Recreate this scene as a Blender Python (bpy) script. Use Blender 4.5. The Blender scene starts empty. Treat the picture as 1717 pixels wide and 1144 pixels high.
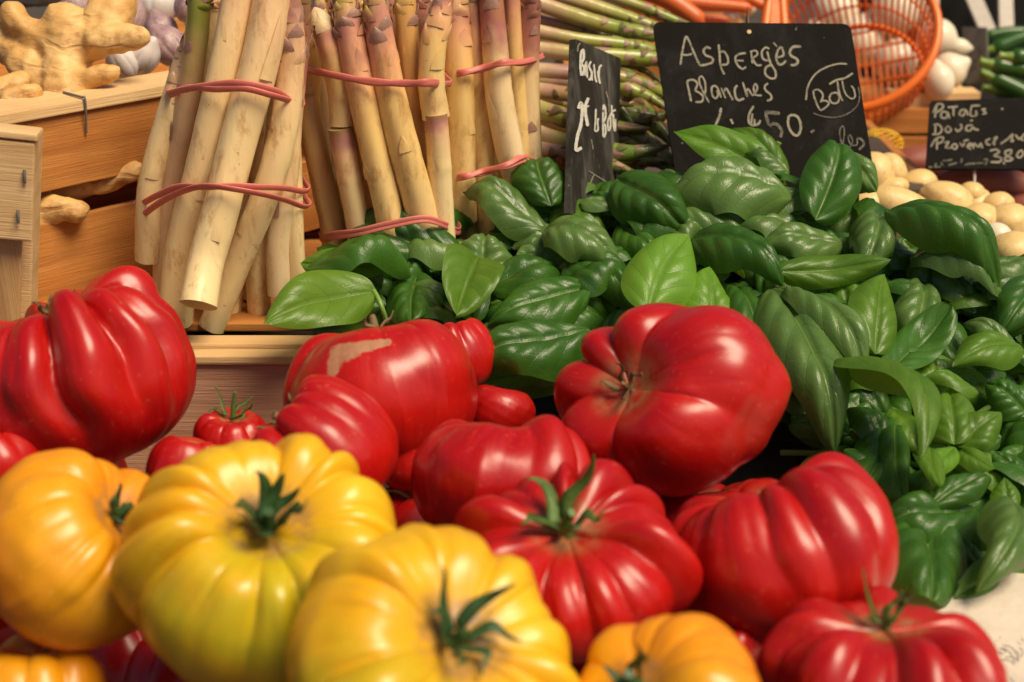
import bpy, math, random
import numpy as np
from mathutils import Vector, Matrix, noise as mnoise

# ------------------------------------------------------------------ camera, light, exposure
S = bpy.context.scene
COL = S.collection
TH = math.radians(22.0)
CAM = Vector((0, 0, 0.42))
F = Vector((0, math.cos(TH), -math.sin(TH)))
U = Vector((0, math.sin(TH), math.cos(TH)))
R = Vector((1, 0, 0))
K = 0.36 / 858.5

cd = bpy.data.cameras.new('camera')
cam = bpy.data.objects.new('camera', cd); COL.objects.link(cam)
cam.location = CAM
cam.rotation_euler = (math.radians(90) - TH, 0, 0)
cd.sensor_width = 36; cd.lens = 50; cd.clip_start = 0.02; cd.clip_end = 400
cd.dof.use_dof = True; cd.dof.focus_distance = 0.87; cd.dof.aperture_fstop = 8.0
S.camera = cam

SUN_EL, SUN_AZ = math.radians(58), math.radians(125)     # azimuth clockwise from +Y: behind the camera, to the right
w = bpy.data.worlds.new("World"); S.world = w; w.use_nodes = True
nt = w.node_tree; nt.nodes.clear()
sky = nt.nodes.new('ShaderNodeTexSky'); sky.sky_type = 'NISHITA'; sky.sun_disc = False
sky.sun_elevation = SUN_EL; sky.sun_rotation = SUN_AZ; sky.dust_density = 2.5
bg = nt.nodes.new('ShaderNodeBackground'); bg.inputs[1].default_value = 0.05
out = nt.nodes.new('ShaderNodeOutputWorld')
nt.links.new(sky.outputs[0], bg.inputs[0]); nt.links.new(bg.outputs[0], out.inputs[0])
sd = bpy.data.lights.new('sun', 'SUN'); sd.energy = 4.2; sd.angle = math.radians(30); sd.color = (1.0, 0.84, 0.60)
sun = bpy.data.objects.new('sun', sd); COL.objects.link(sun)
sdir = Vector((math.sin(SUN_AZ) * math.cos(SUN_EL), math.cos(SUN_AZ) * math.cos(SUN_EL), math.sin(SUN_EL)))
sun.rotation_euler = sdir.to_track_quat('Z', 'Y').to_euler()
S.view_settings.view_transform = 'Standard'; S.view_settings.look = 'None'
S.view_settings.exposure = 0.2; S.view_settings.gamma = 1.0
S.cycles.max_bounces = 6; S.cycles.use_denoising = True
S.cycles.transparent_max_bounces = 4

# ------------------------------------------------------------------ helpers
def P(px, py, d):
    """point of the place seen at photo pixel px,py at depth d metres"""
    px, py, d = float(px), float(py), float(d)
    return CAM + d * (F + (px - 858.5) * K * R + (572 - py) * K * U)
def PY(px, py, y):
    v = (572 - py) * K
    return P(px, py, y / (F.y + v * U.y))
def PZ(px, py, z):
    v = (572 - py) * K
    return P(px, py, (CAM.z - z) / (-(F.z + v * U.z)))
def CV(x, y, z):
    return (R * x + U * y - F * z)

def link(name, me, parent=None, mat=None, loc=None):
    o = bpy.data.objects.new(name, me); COL.objects.link(o)
    if parent is not None: o.parent = parent
    if loc is not None: o.location = loc
    if mat is not None and me is not None:
        me.materials.clear(); me.materials.append(mat)
    return o

def mesh(name, verts, faces, smooth=True, attrs=None, uv=None):
    me = bpy.data.meshes.new(name)
    me.from_pydata([tuple(map(float, v)) for v in verts], [], faces)
    if smooth: me.polygons.foreach_set('use_smooth', [True] * len(me.polygons))
    if attrs:
        for k, a in attrs.items():
            at = me.attributes.new(k, 'FLOAT', 'POINT'); at.data.foreach_set('value', np.asarray(a, dtype=np.float32))
    if uv is not None:
        l = me.uv_layers.new(name='UVMap'); uv = np.asarray(uv, dtype=np.float32)
        idx = np.zeros(len(me.loops), dtype=np.int32); me.loops.foreach_get('vertex_index', idx)
        l.data.foreach_set('uv', uv[idx].ravel())
    me.update()
    return me

def tag(o, label, cat, group=None, kind=None):
    o['label'] = label; o['category'] = cat
    if group: o['group'] = group
    if kind: o['kind'] = kind
    return o
def thing(name, loc, label, cat, group=None):
    o = bpy.data.objects.new(name, None); COL.objects.link(o); o.location = loc; o.empty_display_size = .02
    return tag(o, label, cat, group)
def root_loc(o):
    v = Vector((0, 0, 0))
    while o is not None: v += Vector(o.location); o = o.parent
    return v

def gridfaces(nu, nv, wrap=False):
    f = []
    for j in range(nv - 1):
        for i in range(nu if wrap else nu - 1):
            a = j * nu + i; b = j * nu + (i + 1) % nu
            f.append((a, b, b + nu, a + nu))
    return f

def spline(pts, n):
    """Catmull-Rom through pts (sequence of tuples of any length) -> array n x dim"""
    p = np.array([list(q) for q in pts], dtype=float)
    if len(p) == 2:
        t = np.linspace(0, 1, n)[:, None]; return p[0] * (1 - t) + p[1] * t
    p = np.vstack([2 * p[0] - p[1], p, 2 * p[-1] - p[-2]])
    m = len(p) - 3; o = []
    for t in np.linspace(0, m - 1e-6, n):
        i = int(t); f = t - i; a, b, c, d = p[i], p[i + 1], p[i + 2], p[i + 3]
        o.append(.5 * ((2 * b) + (-a + c) * f + (2 * a - 5 * b + 4 * c - d) * f * f + (-a + 3 * b - 3 * c + d) * f ** 3))
    return np.array(o)

def frames(c):
    """rotation-minimising frames along curve c (n x 3)"""
    T = np.gradient(c, axis=0); T /= np.linalg.norm(T, axis=1)[:, None] + 1e-12
    ref = np.array([0, -1, 0.1]) if abs(T[0][1]) < .8 else np.array([1., 0, 0])
    A = np.zeros_like(c); a = ref - T[0] * ref.dot(T[0]); a /= np.linalg.norm(a)
    for i in range(len(c)):
        a = a - T[i] * a.dot(T[i]); a /= np.linalg.norm(a); A[i] = a
    B = np.cross(T, A)
    return T, A, B

def tube_mesh(name, c, r, seg=12, flat=1.0, caps=True, closed=False, wob=None, attrs=True):
    c = np.asarray(c, float); n = len(c); r = np.broadcast_to(np.asarray(r, float), (n,))
    T, A, B = frames(c)
    th = np.linspace(0, 2 * math.pi, seg, endpoint=False)
    V = []
    for i in range(n):
        rr = r[i] * (np.ones(seg) if wob is None else wob[i])
        V.append(c[i] + np.outer(rr * np.cos(th), A[i]) + np.outer(rr * np.sin(th) * flat, B[i]))
    V = np.vstack(V); f = gridfaces(seg, n, True)
    if closed:
        f += [((n - 1) * seg + i, (n - 1) * seg + (i + 1) % seg, (i + 1) % seg, i) for i in range(seg)]
    t = np.repeat(np.linspace(0, 1, n), seg)
    e = np.zeros(len(V))
    if caps and not closed:
        # own ring + centre for each cap so that edges stay crisp
        for s, k in ((0, 0), (1, (n - 1) * seg)):
            ring = V[k:k + seg]; b = len(V)
            V = np.vstack([V, ring, ring.mean(0)[None]]); t = np.append(t, [s] * (seg + 1)); e = np.append(e, [1] * (seg + 1))
            for i in range(seg):
                q = (b + i, b + (i + 1) % seg, b + seg); f.append(q[::-1] if s == 0 else q)
    return mesh(name, V, f, attrs={'t': t, 'cap': e} if attrs else None)

def local(me, loc):
    me.transform(Matrix.Translation(-Vector(loc))); return me

# ------------------------------------------------------------------ materials
class NT:
    def __init__(s, name):
        s.m = bpy.data.materials.new(name); s.m.use_nodes = True; s.t = s.m.node_tree; s.t.nodes.clear()
        s.out = s.n('ShaderNodeOutputMaterial')
    def n(s, ty, **kw):
        nd = s.t.nodes.new(ty)
        for k, v in kw.items(): setattr(nd, k, v)
        return nd
    def set(s, sock, v):
        if isinstance(v, bpy.types.NodeSocket): s.t.links.new(v, sock)
        elif isinstance(v, (tuple, list)) and len(v) == 3 and sock.type == 'RGBA': sock.default_value = (*v, 1)
        else: sock.default_value = v
    def math(s, op, a, b=None, c=None, clamp=False):
        nd = s.n('ShaderNodeMath', operation=op); nd.use_clamp = clamp
        for i, x in enumerate((a, b, c)):
            if x is not None: s.set(nd.inputs[i], x)
        return nd.outputs[0]
    def mix(s, f, a, b, mode='MIX'):
        nd = s.n('ShaderNodeMix', data_type='RGBA', blend_type=mode)
        s.set(nd.inputs[0], f); s.set(nd.inputs[6], a); s.set(nd.inputs[7], b); return nd.outputs[2]
    def coord(s, k='Object'): return s.n('ShaderNodeTexCoord').outputs[k]
    def map(s, v, scale=(1, 1, 1), rot=(0, 0, 0), loc=(0, 0, 0)):
        nd = s.n('ShaderNodeMapping'); s.set(nd.inputs[0], v); nd.inputs[1].default_value = loc
        nd.inputs[2].default_value = rot; nd.inputs[3].default_value = scale; return nd.outputs[0]
    def noise(s, v, sc, det=3, rough=.55, dist=0):
        nd = s.n('ShaderNodeTexNoise'); s.set(nd.inputs['Vector'], v); nd.inputs['Scale'].default_value = sc
        nd.inputs['Detail'].default_value = det; nd.inputs['Roughness'].default_value = rough
        nd.inputs['Distortion'].default_value = dist; return nd.outputs[0]
    def ramp(s, f, stops):
        nd = s.n('ShaderNodeValToRGB'); s.set(nd.inputs[0], f); cr = nd.color_ramp
        while len(cr.elements) < len(stops): cr.elements.new(.5)
        for e, (p, c) in zip(cr.elements, stops):
            e.position = p; e.color = (*c, 1) if isinstance(c, (tuple, list)) else (c, c, c, 1)
        return nd.outputs[0]
    def step(s, f, a, b, lo=0., hi=1.):
        nd = s.n('ShaderNodeMapRange', interpolation_type='SMOOTHSTEP'); s.set(nd.inputs[0], f)
        for i, x in enumerate((a, b, lo, hi)): s.set(nd.inputs[i + 1], x)
        return nd.outputs[0]
    def attr(s, name): return s.n('ShaderNodeAttribute', attribute_name=name).outputs['Fac']
    def bump(s, h, st=.3, dist=.002, nrm=None):
        nd = s.n('ShaderNodeBump'); nd.inputs['Strength'].default_value = st; nd.inputs['Distance'].default_value = dist
        s.set(nd.inputs['Height'], h)
        if nrm is not None: s.set(nd.inputs['Normal'], nrm)
        return nd.outputs[0]
    def bsdf(s, color, rough=.5, spec=.5, sss=0, sssr=(.01, .004, .002), sssc=1.0, coat=0, coatr=.1, nrm=None, metal=0, sheen=0):
        b = s.n('ShaderNodeBsdfPrincipled'); s.set(b.inputs['Base Color'], color); s.set(b.inputs['Roughness'], rough)
        s.set(b.inputs['Specular IOR Level'], spec); s.set(b.inputs['Subsurface Weight'], sss)
        b.inputs['Subsurface Radius'].default_value = sssr; b.inputs['Subsurface Scale'].default_value = sssc
        s.set(b.inputs['Coat Weight'], coat); s.set(b.inputs['Coat Roughness'], coatr); s.set(b.inputs['Metallic'], metal)
        s.set(b.inputs['Sheen Weight'], sheen)
        if nrm is not None: s.set(b.inputs['Normal'], nrm)
        return b.outputs[0]
    def done(s, sh):
        s.t.links.new(sh, s.out.inputs[0]); return s.m

def simple(name, color, rough=.5, var=.25, sc=60, bump=.2, spec=.5, sss=0, sssr=(.01, .006, .003), coat=0):
    t = NT(name); c = t.coord(); n = t.noise(c, sc, 4)
    dark = tuple(x * (1 - var) for x in color); lite = tuple(min(1, x * (1 + var)) for x in color)
    col = t.mix(n, dark, lite)
    return t.done(t.bsdf(col, rough, spec, sss=sss, sssr=sssr, coat=coat, nrm=t.bump(t.noise(c, sc * 4, 3), bump, .001)))

def wood_mat(name, a, b, dark, rot=(0, 0, 0), seed=0., rough=.6):
    t = NT(name); c = t.map(t.coord(), rot=rot, loc=(seed, seed * .7, seed * .3))
    warp = t.noise(t.map(c, (6, 40, 40)), 1.0, 2)
    g = t.noise(t.map(c, (4, 46, 46)), 1.6, 5, .6, .6)
    rings = t.n('ShaderNodeTexWave', wave_type='BANDS', bands_direction='Z')
    t.set(rings.inputs['Vector'], t.map(c, (1.6, 9, 13))); rings.inputs['Scale'].default_value = 1.1
    rings.inputs['Distortion'].default_value = 9; rings.inputs['Detail'].default_value = 3; rings.inputs['Detail Scale'].default_value = .6
    col = t.mix(t.step(g, .3, .75), a, b)
    col = t.mix(t.math('MULTIPLY', t.step(rings.outputs[1], .45, 1.0), .28), col, dark)
    fib = t.noise(t.map(c, (25, 900, 900)), 1., 3, .7)
    col = t.mix(t.step(fib, .62, .8, 0, .30), col, dark)
    blot = t.noise(c, 14, 4, .6)
    col = t.mix(t.step(blot, .5, .8, 0, .35), col, dark)
    nrm = t.bump(t.math('ADD', fib, t.math('MULTIPLY', g, .6)), .45, .0012)
    return t.done(t.bsdf(col, rough, .35, nrm=nrm))

def tomato_mat(name, kind, seed=0.):
    yg = kind == 'yellow_green'
    t = NT(name); c = t.map(t.coord(), loc=(seed, seed * .37, -seed))
    ph = t.attr('phi'); gr = t.attr('groove'); th = t.attr('theta')
    n1 = t.noise(c, 16, 3); n2 = t.noise(c, 55, 4, .6)
    comb = t.n('ShaderNodeCombineXYZ'); t.set(comb.inputs[0], t.math('MULTIPLY', t.math('COSINE', th), 11)); t.set(comb.inputs[1], t.math('MULTIPLY', t.math('SINE', th), 11)); t.set(comb.inputs[2], t.math('ADD', t.math('MULTIPLY', ph, 1.3), seed))
    streak = t.noise(comb.outputs[0], 2.2, 4, .65)
    fleck = t.n('ShaderNodeTexVoronoi', feature='DISTANCE_TO_EDGE'); 
    vor = t.n('ShaderNodeTexVoronoi'); t.set(vor.inputs['Vector'], c); vor.inputs['Scale'].default_value = 420
    if kind == 'red':
        col = t.mix(t.step(n1, .35, .7), (.345, .002, .004), (.45, .007, .004))
        col = t.mix(t.step(streak, .45, .8, 0, .45), col, (.54, .022, .006))
        col = t.mix(t.step(ph, .55, .12, 0, .4), col, (.50, .045, .012))          # paler shoulder round the stem
        col = t.mix(t.step(n2, .6, .8, 0, .15), col, (.55, .04, .015))
        sp_ = t.step(t.noise(c, 420, 2, .5), .66, .72)
        col = t.mix(t.math('MULTIPLY', sp_, .22), col, (.70, .16, .06))
        col = t.mix(t.step(streak, .45, .2, 0, .45), col, (.26, .001, .006))
        rough = t.mix(n2, (.27,) * 3, (.40,) * 3); sr = (.012, .0018, .0012)
    else:
        col = t.mix(t.step(n1, .3, .7), (.70, .34, .004) if yg else (.76, .25, .003), (.76, .46, .010) if yg else (.80, .35, .006))
        col = t.mix(t.step(streak, .5, .8, 0, .5), col, (.84, .48, .04))
        g = .62 if kind == 'yellow_green' else .18
        gm = t.math('MULTIPLY', t.step(t.attr('green'), .25, .9), t.step(t.noise(c, 24, 3), .2, .55))
        col = t.mix(t.math('MULTIPLY', gm, g), col, (.33, .39, .010))
        col = t.mix(t.step(ph, 1.0, 2.3, 0, .8), col, (.66, .13, .003))           # deeper orange towards the blossom end: underside shade and bounce light painted in
        sp_ = t.step(t.noise(c, 380, 2, .5), .66, .72)
        col = t.mix(t.math('MULTIPLY', sp_, .25), col, (.80, .55, .14))
        col = t.mix(t.step(streak, .42, .2, 0, .5), col, (.66, .20, .003))
        rough = t.mix(n2, (.30,) * 3, (.42,) * 3); sr = (.014, .007, .002)
    corky = t.math('MULTIPLY', t.step(ph, .34, .16), t.step(t.noise(c, 120, 4, .7), .35, .6))
    col = t.mix(t.math('MULTIPLY', corky, .8), col, (.30, .17, .07))
    sc = t.math('MULTIPLY', t.step(t.math('ADD', t.attr('scar'), t.math('MULTIPLY', t.noise(c, 110, 6, .85), 1.3)), 1.02, 1.22), .8)
    col = t.mix(sc, col, t.mix(t.noise(c, 300, 4), (.28, .12, .055), (.46, .30, .16)))
    rr = t.math('ADD', rough, t.math('MULTIPLY', sc, .4))
    h = t.math('ADD', t.math('MULTIPLY', t.noise(c, 90, 2), .6), t.math('MULTIPLY', t.noise(c, 520, 2), .06))
    nrm = t.bump(h, .10, .004)
    return t.done(t.bsdf(col, rr, .5, sss=.07, sssr=sr, coat=.10, coatr=.25, nrm=nrm))

def leaf_mat(name, top, top2, under, trans, tw=.35, rough=.34):
    t = NT(name)
    uv = t.coord('UV'); sep = t.n('ShaderNodeSeparateXYZ'); t.set(sep.inputs[0], uv)
    u, v = sep.outputs[0], sep.outputs[1]
    au = t.math('ABSOLUTE', t.math('SUBTRACT', u, .5)); au = t.math('MULTIPLY', au, 2)
    c = t.coord(); nz = t.noise(c, 55, 4, .6)
    # side veins sweep forward from the midrib
    ph = t.math('SUBTRACT', t.math('MULTIPLY', v, 5.0), t.math('MULTIPLY', t.math('POWER', au, 1.3), 1.5))
    
    dv = t.math('ABSOLUTE', t.math('SUBTRACT', t.math('FRACT', t.math('ADD', ph, 3.)), .5))
    side = t.step(dv, .462, .5)
    side = t.math('MULTIPLY', side, t.step(au, 1.0, .75))
    mid = t.step(au, .035, .012)
    vein = t.math('MAXIMUM', mid, t.math('MULTIPLY', side, .75))
    oi = t.n('ShaderNodeObjectInfo').outputs['Random']
    geo = t.n('ShaderNodeNewGeometry')
    tc = t.mix(t.step(nz, .3, .7), top, top2)
    tc = t.mix(t.math('MULTIPLY', oi, .5), tc, tuple(x * 1.5 for x in top2))
    vo = t.n('ShaderNodeTexVoronoi', feature='DISTANCE_TO_EDGE'); t.set(vo.inputs['Vector'], t.map(uv, (14, 26, 1))); vo.inputs['Scale'].default_value = 1
    cell = t.step(vo.outputs[0], .0, .12, 1, 0)
    tc = t.mix(t.math('MULTIPLY', cell, .16), tc, tuple(min(1, x * 1.8) for x in top))
    tc = t.mix(t.math('MULTIPLY', side, .35), tc, tuple(x * .55 for x in top))
    tc = t.mix(t.math('MULTIPLY', mid, .6), tc, (.16, .24, .06))
    spots = t.step(t.noise(c, 130, 4, .7), .70, .76, 0, .5)
    tc = t.mix(spots, tc, (.07, .05, .015))
    uc = t.mix(nz, under, tuple(x * 1.25 for x in under)); uc = t.mix(t.math('MULTIPLY', vein, .55), uc, (.26, .32, .11))
    col = t.mix(geo.outputs['Backfacing'], tc, uc)
    h = t.math('SUBTRACT', t.math('MULTIPLY', t.noise(c, 260, 3), .25), t.math('MULTIPLY', vein, .9))
    h = t.math('SUBTRACT', h, t.math('MULTIPLY', cell, .22))
    nrm = t.bump(h, .24, .0011)
    b = t.bsdf(col, t.mix(nz, (rough - .06,) * 3, (rough + .1,) * 3), .5, nrm=nrm)
    tr = t.n('ShaderNodeBsdfTranslucent'); t.set(tr.inputs[0], t.mix(t.math('MULTIPLY', vein, .4), trans, tuple(x * .5 for x in trans))); t.set(tr.inputs[1], nrm)
    mx = t.n('ShaderNodeMixShader'); mx.inputs[0].default_value = tw
    t.t.links.new(b, mx.inputs[1]); t.t.links.new(tr.outputs[0], mx.inputs[2])
    return t.done(mx.outputs[0])

def spear_mat(name, stops, seed=0., dirt=.5, brown=(.42, .18, .04), rough=.30):
    t = NT(name); c = t.map(t.coord(), loc=(seed, seed, seed))
    f = t.math('ADD', t.attr('t'), t.math('MULTIPLY', t.math('SUBTRACT', t.noise(c, 45, 3), .5), .28))
    col = t.ramp(f, stops)
    fib = t.noise(t.map(c, (170, 170, 14)), 1.0, 3, .5)
    col = t.mix(t.step(fib, .52, .85, 0, dirt * .6), col, brown)
    bl = t.noise(t.map(c, (95, 95, 34)), 1.0, 5, .7)
    col = t.mix(t.step(bl, .50, .72, 0, dirt * 1.3), col, brown)
    sp = t.noise(c, 210, 3, .6)
    col = t.mix(t.step(sp, .69, .75, 0, .8 * dirt), col, tuple(x * .4 for x in brown))
    col = t.mix(t.math('MULTIPLY', t.attr('cap'), .75), col, t.mix(t.noise(c, 500, 3), (.36, .22, .11), (.62, .45, .26)))
    rnd = t.n('ShaderNodeObjectInfo').outputs['Random']
    col = t.mix(t.math('MULTIPLY', rnd, .16), col, (.70, .40, .14))
    h = t.math('ADD', fib, t.math('MULTIPLY', t.noise(c, 60, 3), .7))
    return t.done(t.bsdf(col, rough, .45, sss=.12, sssr=(.008, .005, .002), nrm=t.bump(h, .26, .0014), coat=.15, coatr=.25))

M = {}
M['wood_orange'] = wood_mat('orange_wood', (.48, .18, .038), (.60, .26, .065), (.24, .075, .014))  # deep orange holds the warm shade of the ginger crate's sides
M['wood_pale'] = wood_mat('pale_wood', (.68, .44, .20), (.78, .55, .28), (.48, .25, .09), seed=3)
M['wood_pink'] = wood_mat('pinkish_wood', (.56, .29, .18), (.64, .36, .23), (.40, .17, .09), seed=5)
M['wood_end'] = wood_mat('grained_wood', (.56, .30, .12), (.66, .40, .17), (.26, .09, .04), rot=(0, math.radians(80), 0), seed=8)
M['table'] = wood_mat('table_wood', (.06, .045, .035), (.09, .07, .05), (.03, .02, .015), seed=11)
M['staple'] = simple('staple_metal', (.16, .15, .14), .4, sc=200)
M['band'] = simple('rubber_band', (.62, .16, .13), .45, .15, 300, .1, sss=.1)
M['calyx'] = simple('calyx_green', (.075, .14, .022), .55, .5, 120, .4)
M['calyx_dry'] = simple('calyx_dry', (.16, .10, .04), .7, .5, 160, .5)
M['calyx_dark'] = simple('calyx_dark', (.03, .075, .018), .5, .5, 120, .4)
M['stem'] = simple('basil_stem', (.16, .28, .05), .4, .3, 80, .2, sss=.1)
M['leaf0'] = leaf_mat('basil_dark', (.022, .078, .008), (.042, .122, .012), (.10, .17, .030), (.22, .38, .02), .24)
M['leaf1'] = leaf_mat('basil_sky_sheen', (.058, .125, .026), (.095, .170, .038), (.14, .20, .05), (.22, .36, .03), .20, .30)  # pale grey-green: sky sheen on the leaf tops put into the colour
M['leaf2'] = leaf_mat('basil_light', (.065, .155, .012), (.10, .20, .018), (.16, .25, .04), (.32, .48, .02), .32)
M['leaf3'] = leaf_mat('basil_bright', (.11, .25, .022), (.14, .30, .03), (.20, .34, .05), (.42, .66, .03), .42)  # brighter greens: glow of backlit leaves put into the colour
W = (.74, .58, .34)
M['sp1'] = spear_mat('white_spear', [(0, (.90, .71, .38)), (.6, (.90, .68, .34)), (.82, (.80, .50, .28)), (.92, (.46, .20, .18)), (1, (.30, .20, .07))], 0)
M['sp2'] = spear_mat('white_spear_pinkish', [(0, (.84, .62, .30)), (.5, (.83, .56, .20)), (.70, (.74, .36, .20)), (.80, (.52, .22, .17)), (.92, (.56, .40, .12)), (1, (.40, .38, .08))], 2)
M['sp3'] = spear_mat('white_spear_purple', [(0, (.86, .70, .44)), (.55, (.80, .58, .30)), (.68, (.40, .14, .13)), (.86, (.20, .07, .06)), (1, (.26, .16, .05))], 4)
M['sp4'] = spear_mat('green_topped_spear', [(0, (.72, .54, .30)), (.45, (.66, .44, .27)), (.60, (.42, .32, .12)), (.72, (.20, .26, .04)), (1, (.14, .24, .025))], 6, dirt=.3)
M['sp5'] = spear_mat('brown_stained_spear', [(0, (.62, .38, .15)), (.5, (.52, .28, .09)), (.8, (.62, .35, .11)), (1, (.50, .36, .12))], 8, dirt=.75)
M['gsp'] = spear_mat('green_spear', [(0, (.66, .52, .26)), (.12, (.50, .34, .20)), (.26, (.36, .33, .09)), (.5, (.20, .29, .03)), (.86, (.12, .20, .03)), (1, (.14, .085, .035))], 1, dirt=.22)
M['gsp2'] = spear_mat('green_spear_mauve', [(0, (.62, .46, .26)), (.2, (.36, .20, .17)), (.45, (.28, .22, .06)), (.7, (.15, .24, .03)), (1, (.12, .09, .03))], 5, dirt=.25)
M['bract_w'] = simple('bract_cream', (.66, .48, .27), .5, .3, 150, .3)
M['bract_p'] = simple('bract_mauve', (.36, .20, .15), .5, .35, 150, .3)
M['tipdark'] = simple('tip_scale', (.15, .095, .035), .5, .6, 130, .4)
M['tipgreen'] = simple('tip_scale_green', (.13, .13, .035), .5, .5, 130, .4)
M['carrot'] = simple('carrot', (.66, .13, .025), .4, .22, 40, .3, sss=.1)
M['plastic'] = simple('orange_plastic', (.80, .17, .018), .32, .08, 20, .03, sss=.1)
M['onion'] = simple('white_onion', (.74, .66, .50), .35, .12, 30, .1, sss=.15)
M['potato'] = None
M['sweet'] = simple('sweet_potato', (.28, .075, .045), .55, .3, 40, .35)
M['pepper'] = simple('green_courgette', (.030, .10, .014), .28, .4, 40, .05)
M['pepperl'] = simple('green_courgette_end', (.16, .26, .03), .4, .3, 60, .1)
M['black'] = simple('black_plastic', (.010, .009, .008), .5, .3, 30, .05)
M['whitewood'] = simple('whitewashed_slat', (.50, .45, .39), .7, .25, 90, .4)
M['net'] = simple('yellow_net', (.75, .42, .02), .5, .1, 60, .1)
M['lemon'] = simple('lemon', (.70, .50, .05), .4, .1, 60, .2)
M['bluebag'] = simple('dark_blue_bag', (.03, .05, .09), .35, .3, 30, .2)
M['clip'] = simple('dark_peg', (.08, .02, .012), .5, .2, 40, .1)

def mk_potato():
    t = NT('pale_potato'); c = t.coord(); n = t.noise(c, 22, 4)
    col = t.mix(n, (.64, .42, .15), (.80, .59, .27))
    col = t.mix(t.step(t.noise(c, 70, 5, .75), .54, .70, 0, .7), col, (.34, .18, .06))
    return t.done(t.bsdf(col, .42, .45, sss=.12, sssr=(.01, .006, .003), nrm=t.bump(t.noise(c, 140, 4), .3, .002)))
M['potato'] = mk_potato()
def mk_ginger():
    t = NT('ginger_skin'); c = t.coord()
    n = t.noise(c, 26, 4); col = t.mix(t.step(n, .3, .7), (.60, .33, .10), (.78, .50, .20))
    col = t.mix(t.step(t.noise(c, 70, 5, .7), .48, .70, 0, .75), col, (.36, .16, .05))
    wv = t.n('ShaderNodeTexWave', wave_type='BANDS', bands_direction='Z'); t.set(wv.inputs['Vector'], c); wv.inputs['Scale'].default_value = 22
    wv.inputs['Distortion'].default_value = 7; wv.inputs['Detail'].default_value = 2
    ln = t.math('MULTIPLY', t.step(wv.outputs[1], .93, 1.0), t.step(t.noise(c, 30, 2), .45, .6))
    col = t.mix(t.math('MULTIPLY', ln, .55), col, (.40, .20, .07))
    h = t.math('SUBTRACT', t.noise(t.map(c, (1, 1, 2.5)), 120, 4, .65), t.math('MULTIPLY', ln, .8))
    return t.done(t.bsdf(col, .5, .4, sss=.1, sssr=(.008, .005, .002), nrm=t.bump(h, .5, .0016)))
M['ginger'] = mk_ginger()
def mk_garlic(name, a, b, st):
    t = NT(name); th = t.attr('theta'); ph = t.attr('phi'); c = t.coord()
    comb = t.n('ShaderNodeCombineXYZ'); t.set(comb.inputs[0], t.math('MULTIPLY', th, 12)); t.set(comb.inputs[1], t.math('MULTIPLY', ph, .7))
    s = t.noise(comb.outputs[0], 3.2, 3, .6)
    col = t.mix(t.step(s, .44, .60, 0, st), a, b)
    col = t.mix(t.step(t.noise(c, 60, 4), .5, .8, 0, .5), col, (.66, .58, .50))
    return t.done(t.bsdf(col, .4, .5, sss=.1, nrm=t.bump(s, .3, .001)))
M['garlic_purple'] = mk_garlic('purple_garlic', (.46, .32, .32), (.17, .06, .10), .9)
M['garlic_white'] = mk_garlic('white_garlic', (.66, .62, .60), (.52, .40, .36), .4)
def mk_slate(name, seed, smudge, kb=1.):
    t = NT(name); c = t.map(t.coord(), loc=(seed, 0, seed))
    n = t.noise(t.map(c, (26, 26, 9)), 1.2, 5, .65, .6); n2 = t.noise(t.map(c, (420, 420, 60)), 1, 3, .7)
    base = t.mix(n2, (.0055, .0045, .0038), (.011, .009, .0075))
    base = t.mix(n, base, tuple(x * kb for x in (.0075, .007, .006)))
    k = t.math('MULTIPLY', t.step(n, .45, .85), smudge)
    col = t.mix(k, base, (.16, .15, .13)); col = t.mix(t.math('MULTIPLY', t.step(n2, .62, .78), smudge * .8), col, (.22, .2, .18))
    sp = t.noise(c, 260, 2, .5); col = t.mix(t.step(sp, .76, .80, 0, .5), col, (.45, .42, .38))
    return t.done(t.bsdf(col, .7, .06, nrm=t.bump(n2, .15, .0006)))
M['slate'] = mk_slate('slate', 0, .10); M['slate2'] = mk_slate('slate_smudged', 4, 1.1, 7.); M['slate3'] = mk_slate('slate_grey', 7, 1.6, 45.)
def mk_chalk(name, a, cover):
    t = NT(name); c = t.coord(); n = t.noise(c, 900, 4, .75); n1 = t.noise(c, 160, 3, .6)
    f = t.math('ADD', t.math('MULTIPLY', n, .6), t.math('MULTIPLY', n1, .4))
    col = t.mix(t.step(f, cover - .14, cover + .1), (.05, .045, .04), a)
    return t.done(t.bsdf(col, .9, .1))
M['chalk'] = mk_chalk('chalk', (.30, .27, .205), .45); M['chalk_b'] = mk_chalk('chalk_bright', (.66, .62, .54), .40); M['chalk_f'] = mk_chalk('chalk_faint', (.17, .155, .12), .50)
def mk_paper():
    t = NT('printed_paper'); c = t.coord(); n = t.noise(c, 20, 5)
    col = t.mix(n, (.50, .42, .33), (.68, .60, .50))
    return t.done(t.bsdf(col, .75, .2, nrm=t.bump(t.noise(c, 30, 5, .6), .5, .006)))
M['paper'] = mk_paper(); M['ink'] = simple('ink', (.08, .08, .09), .7, .1, 40, 0)

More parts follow.
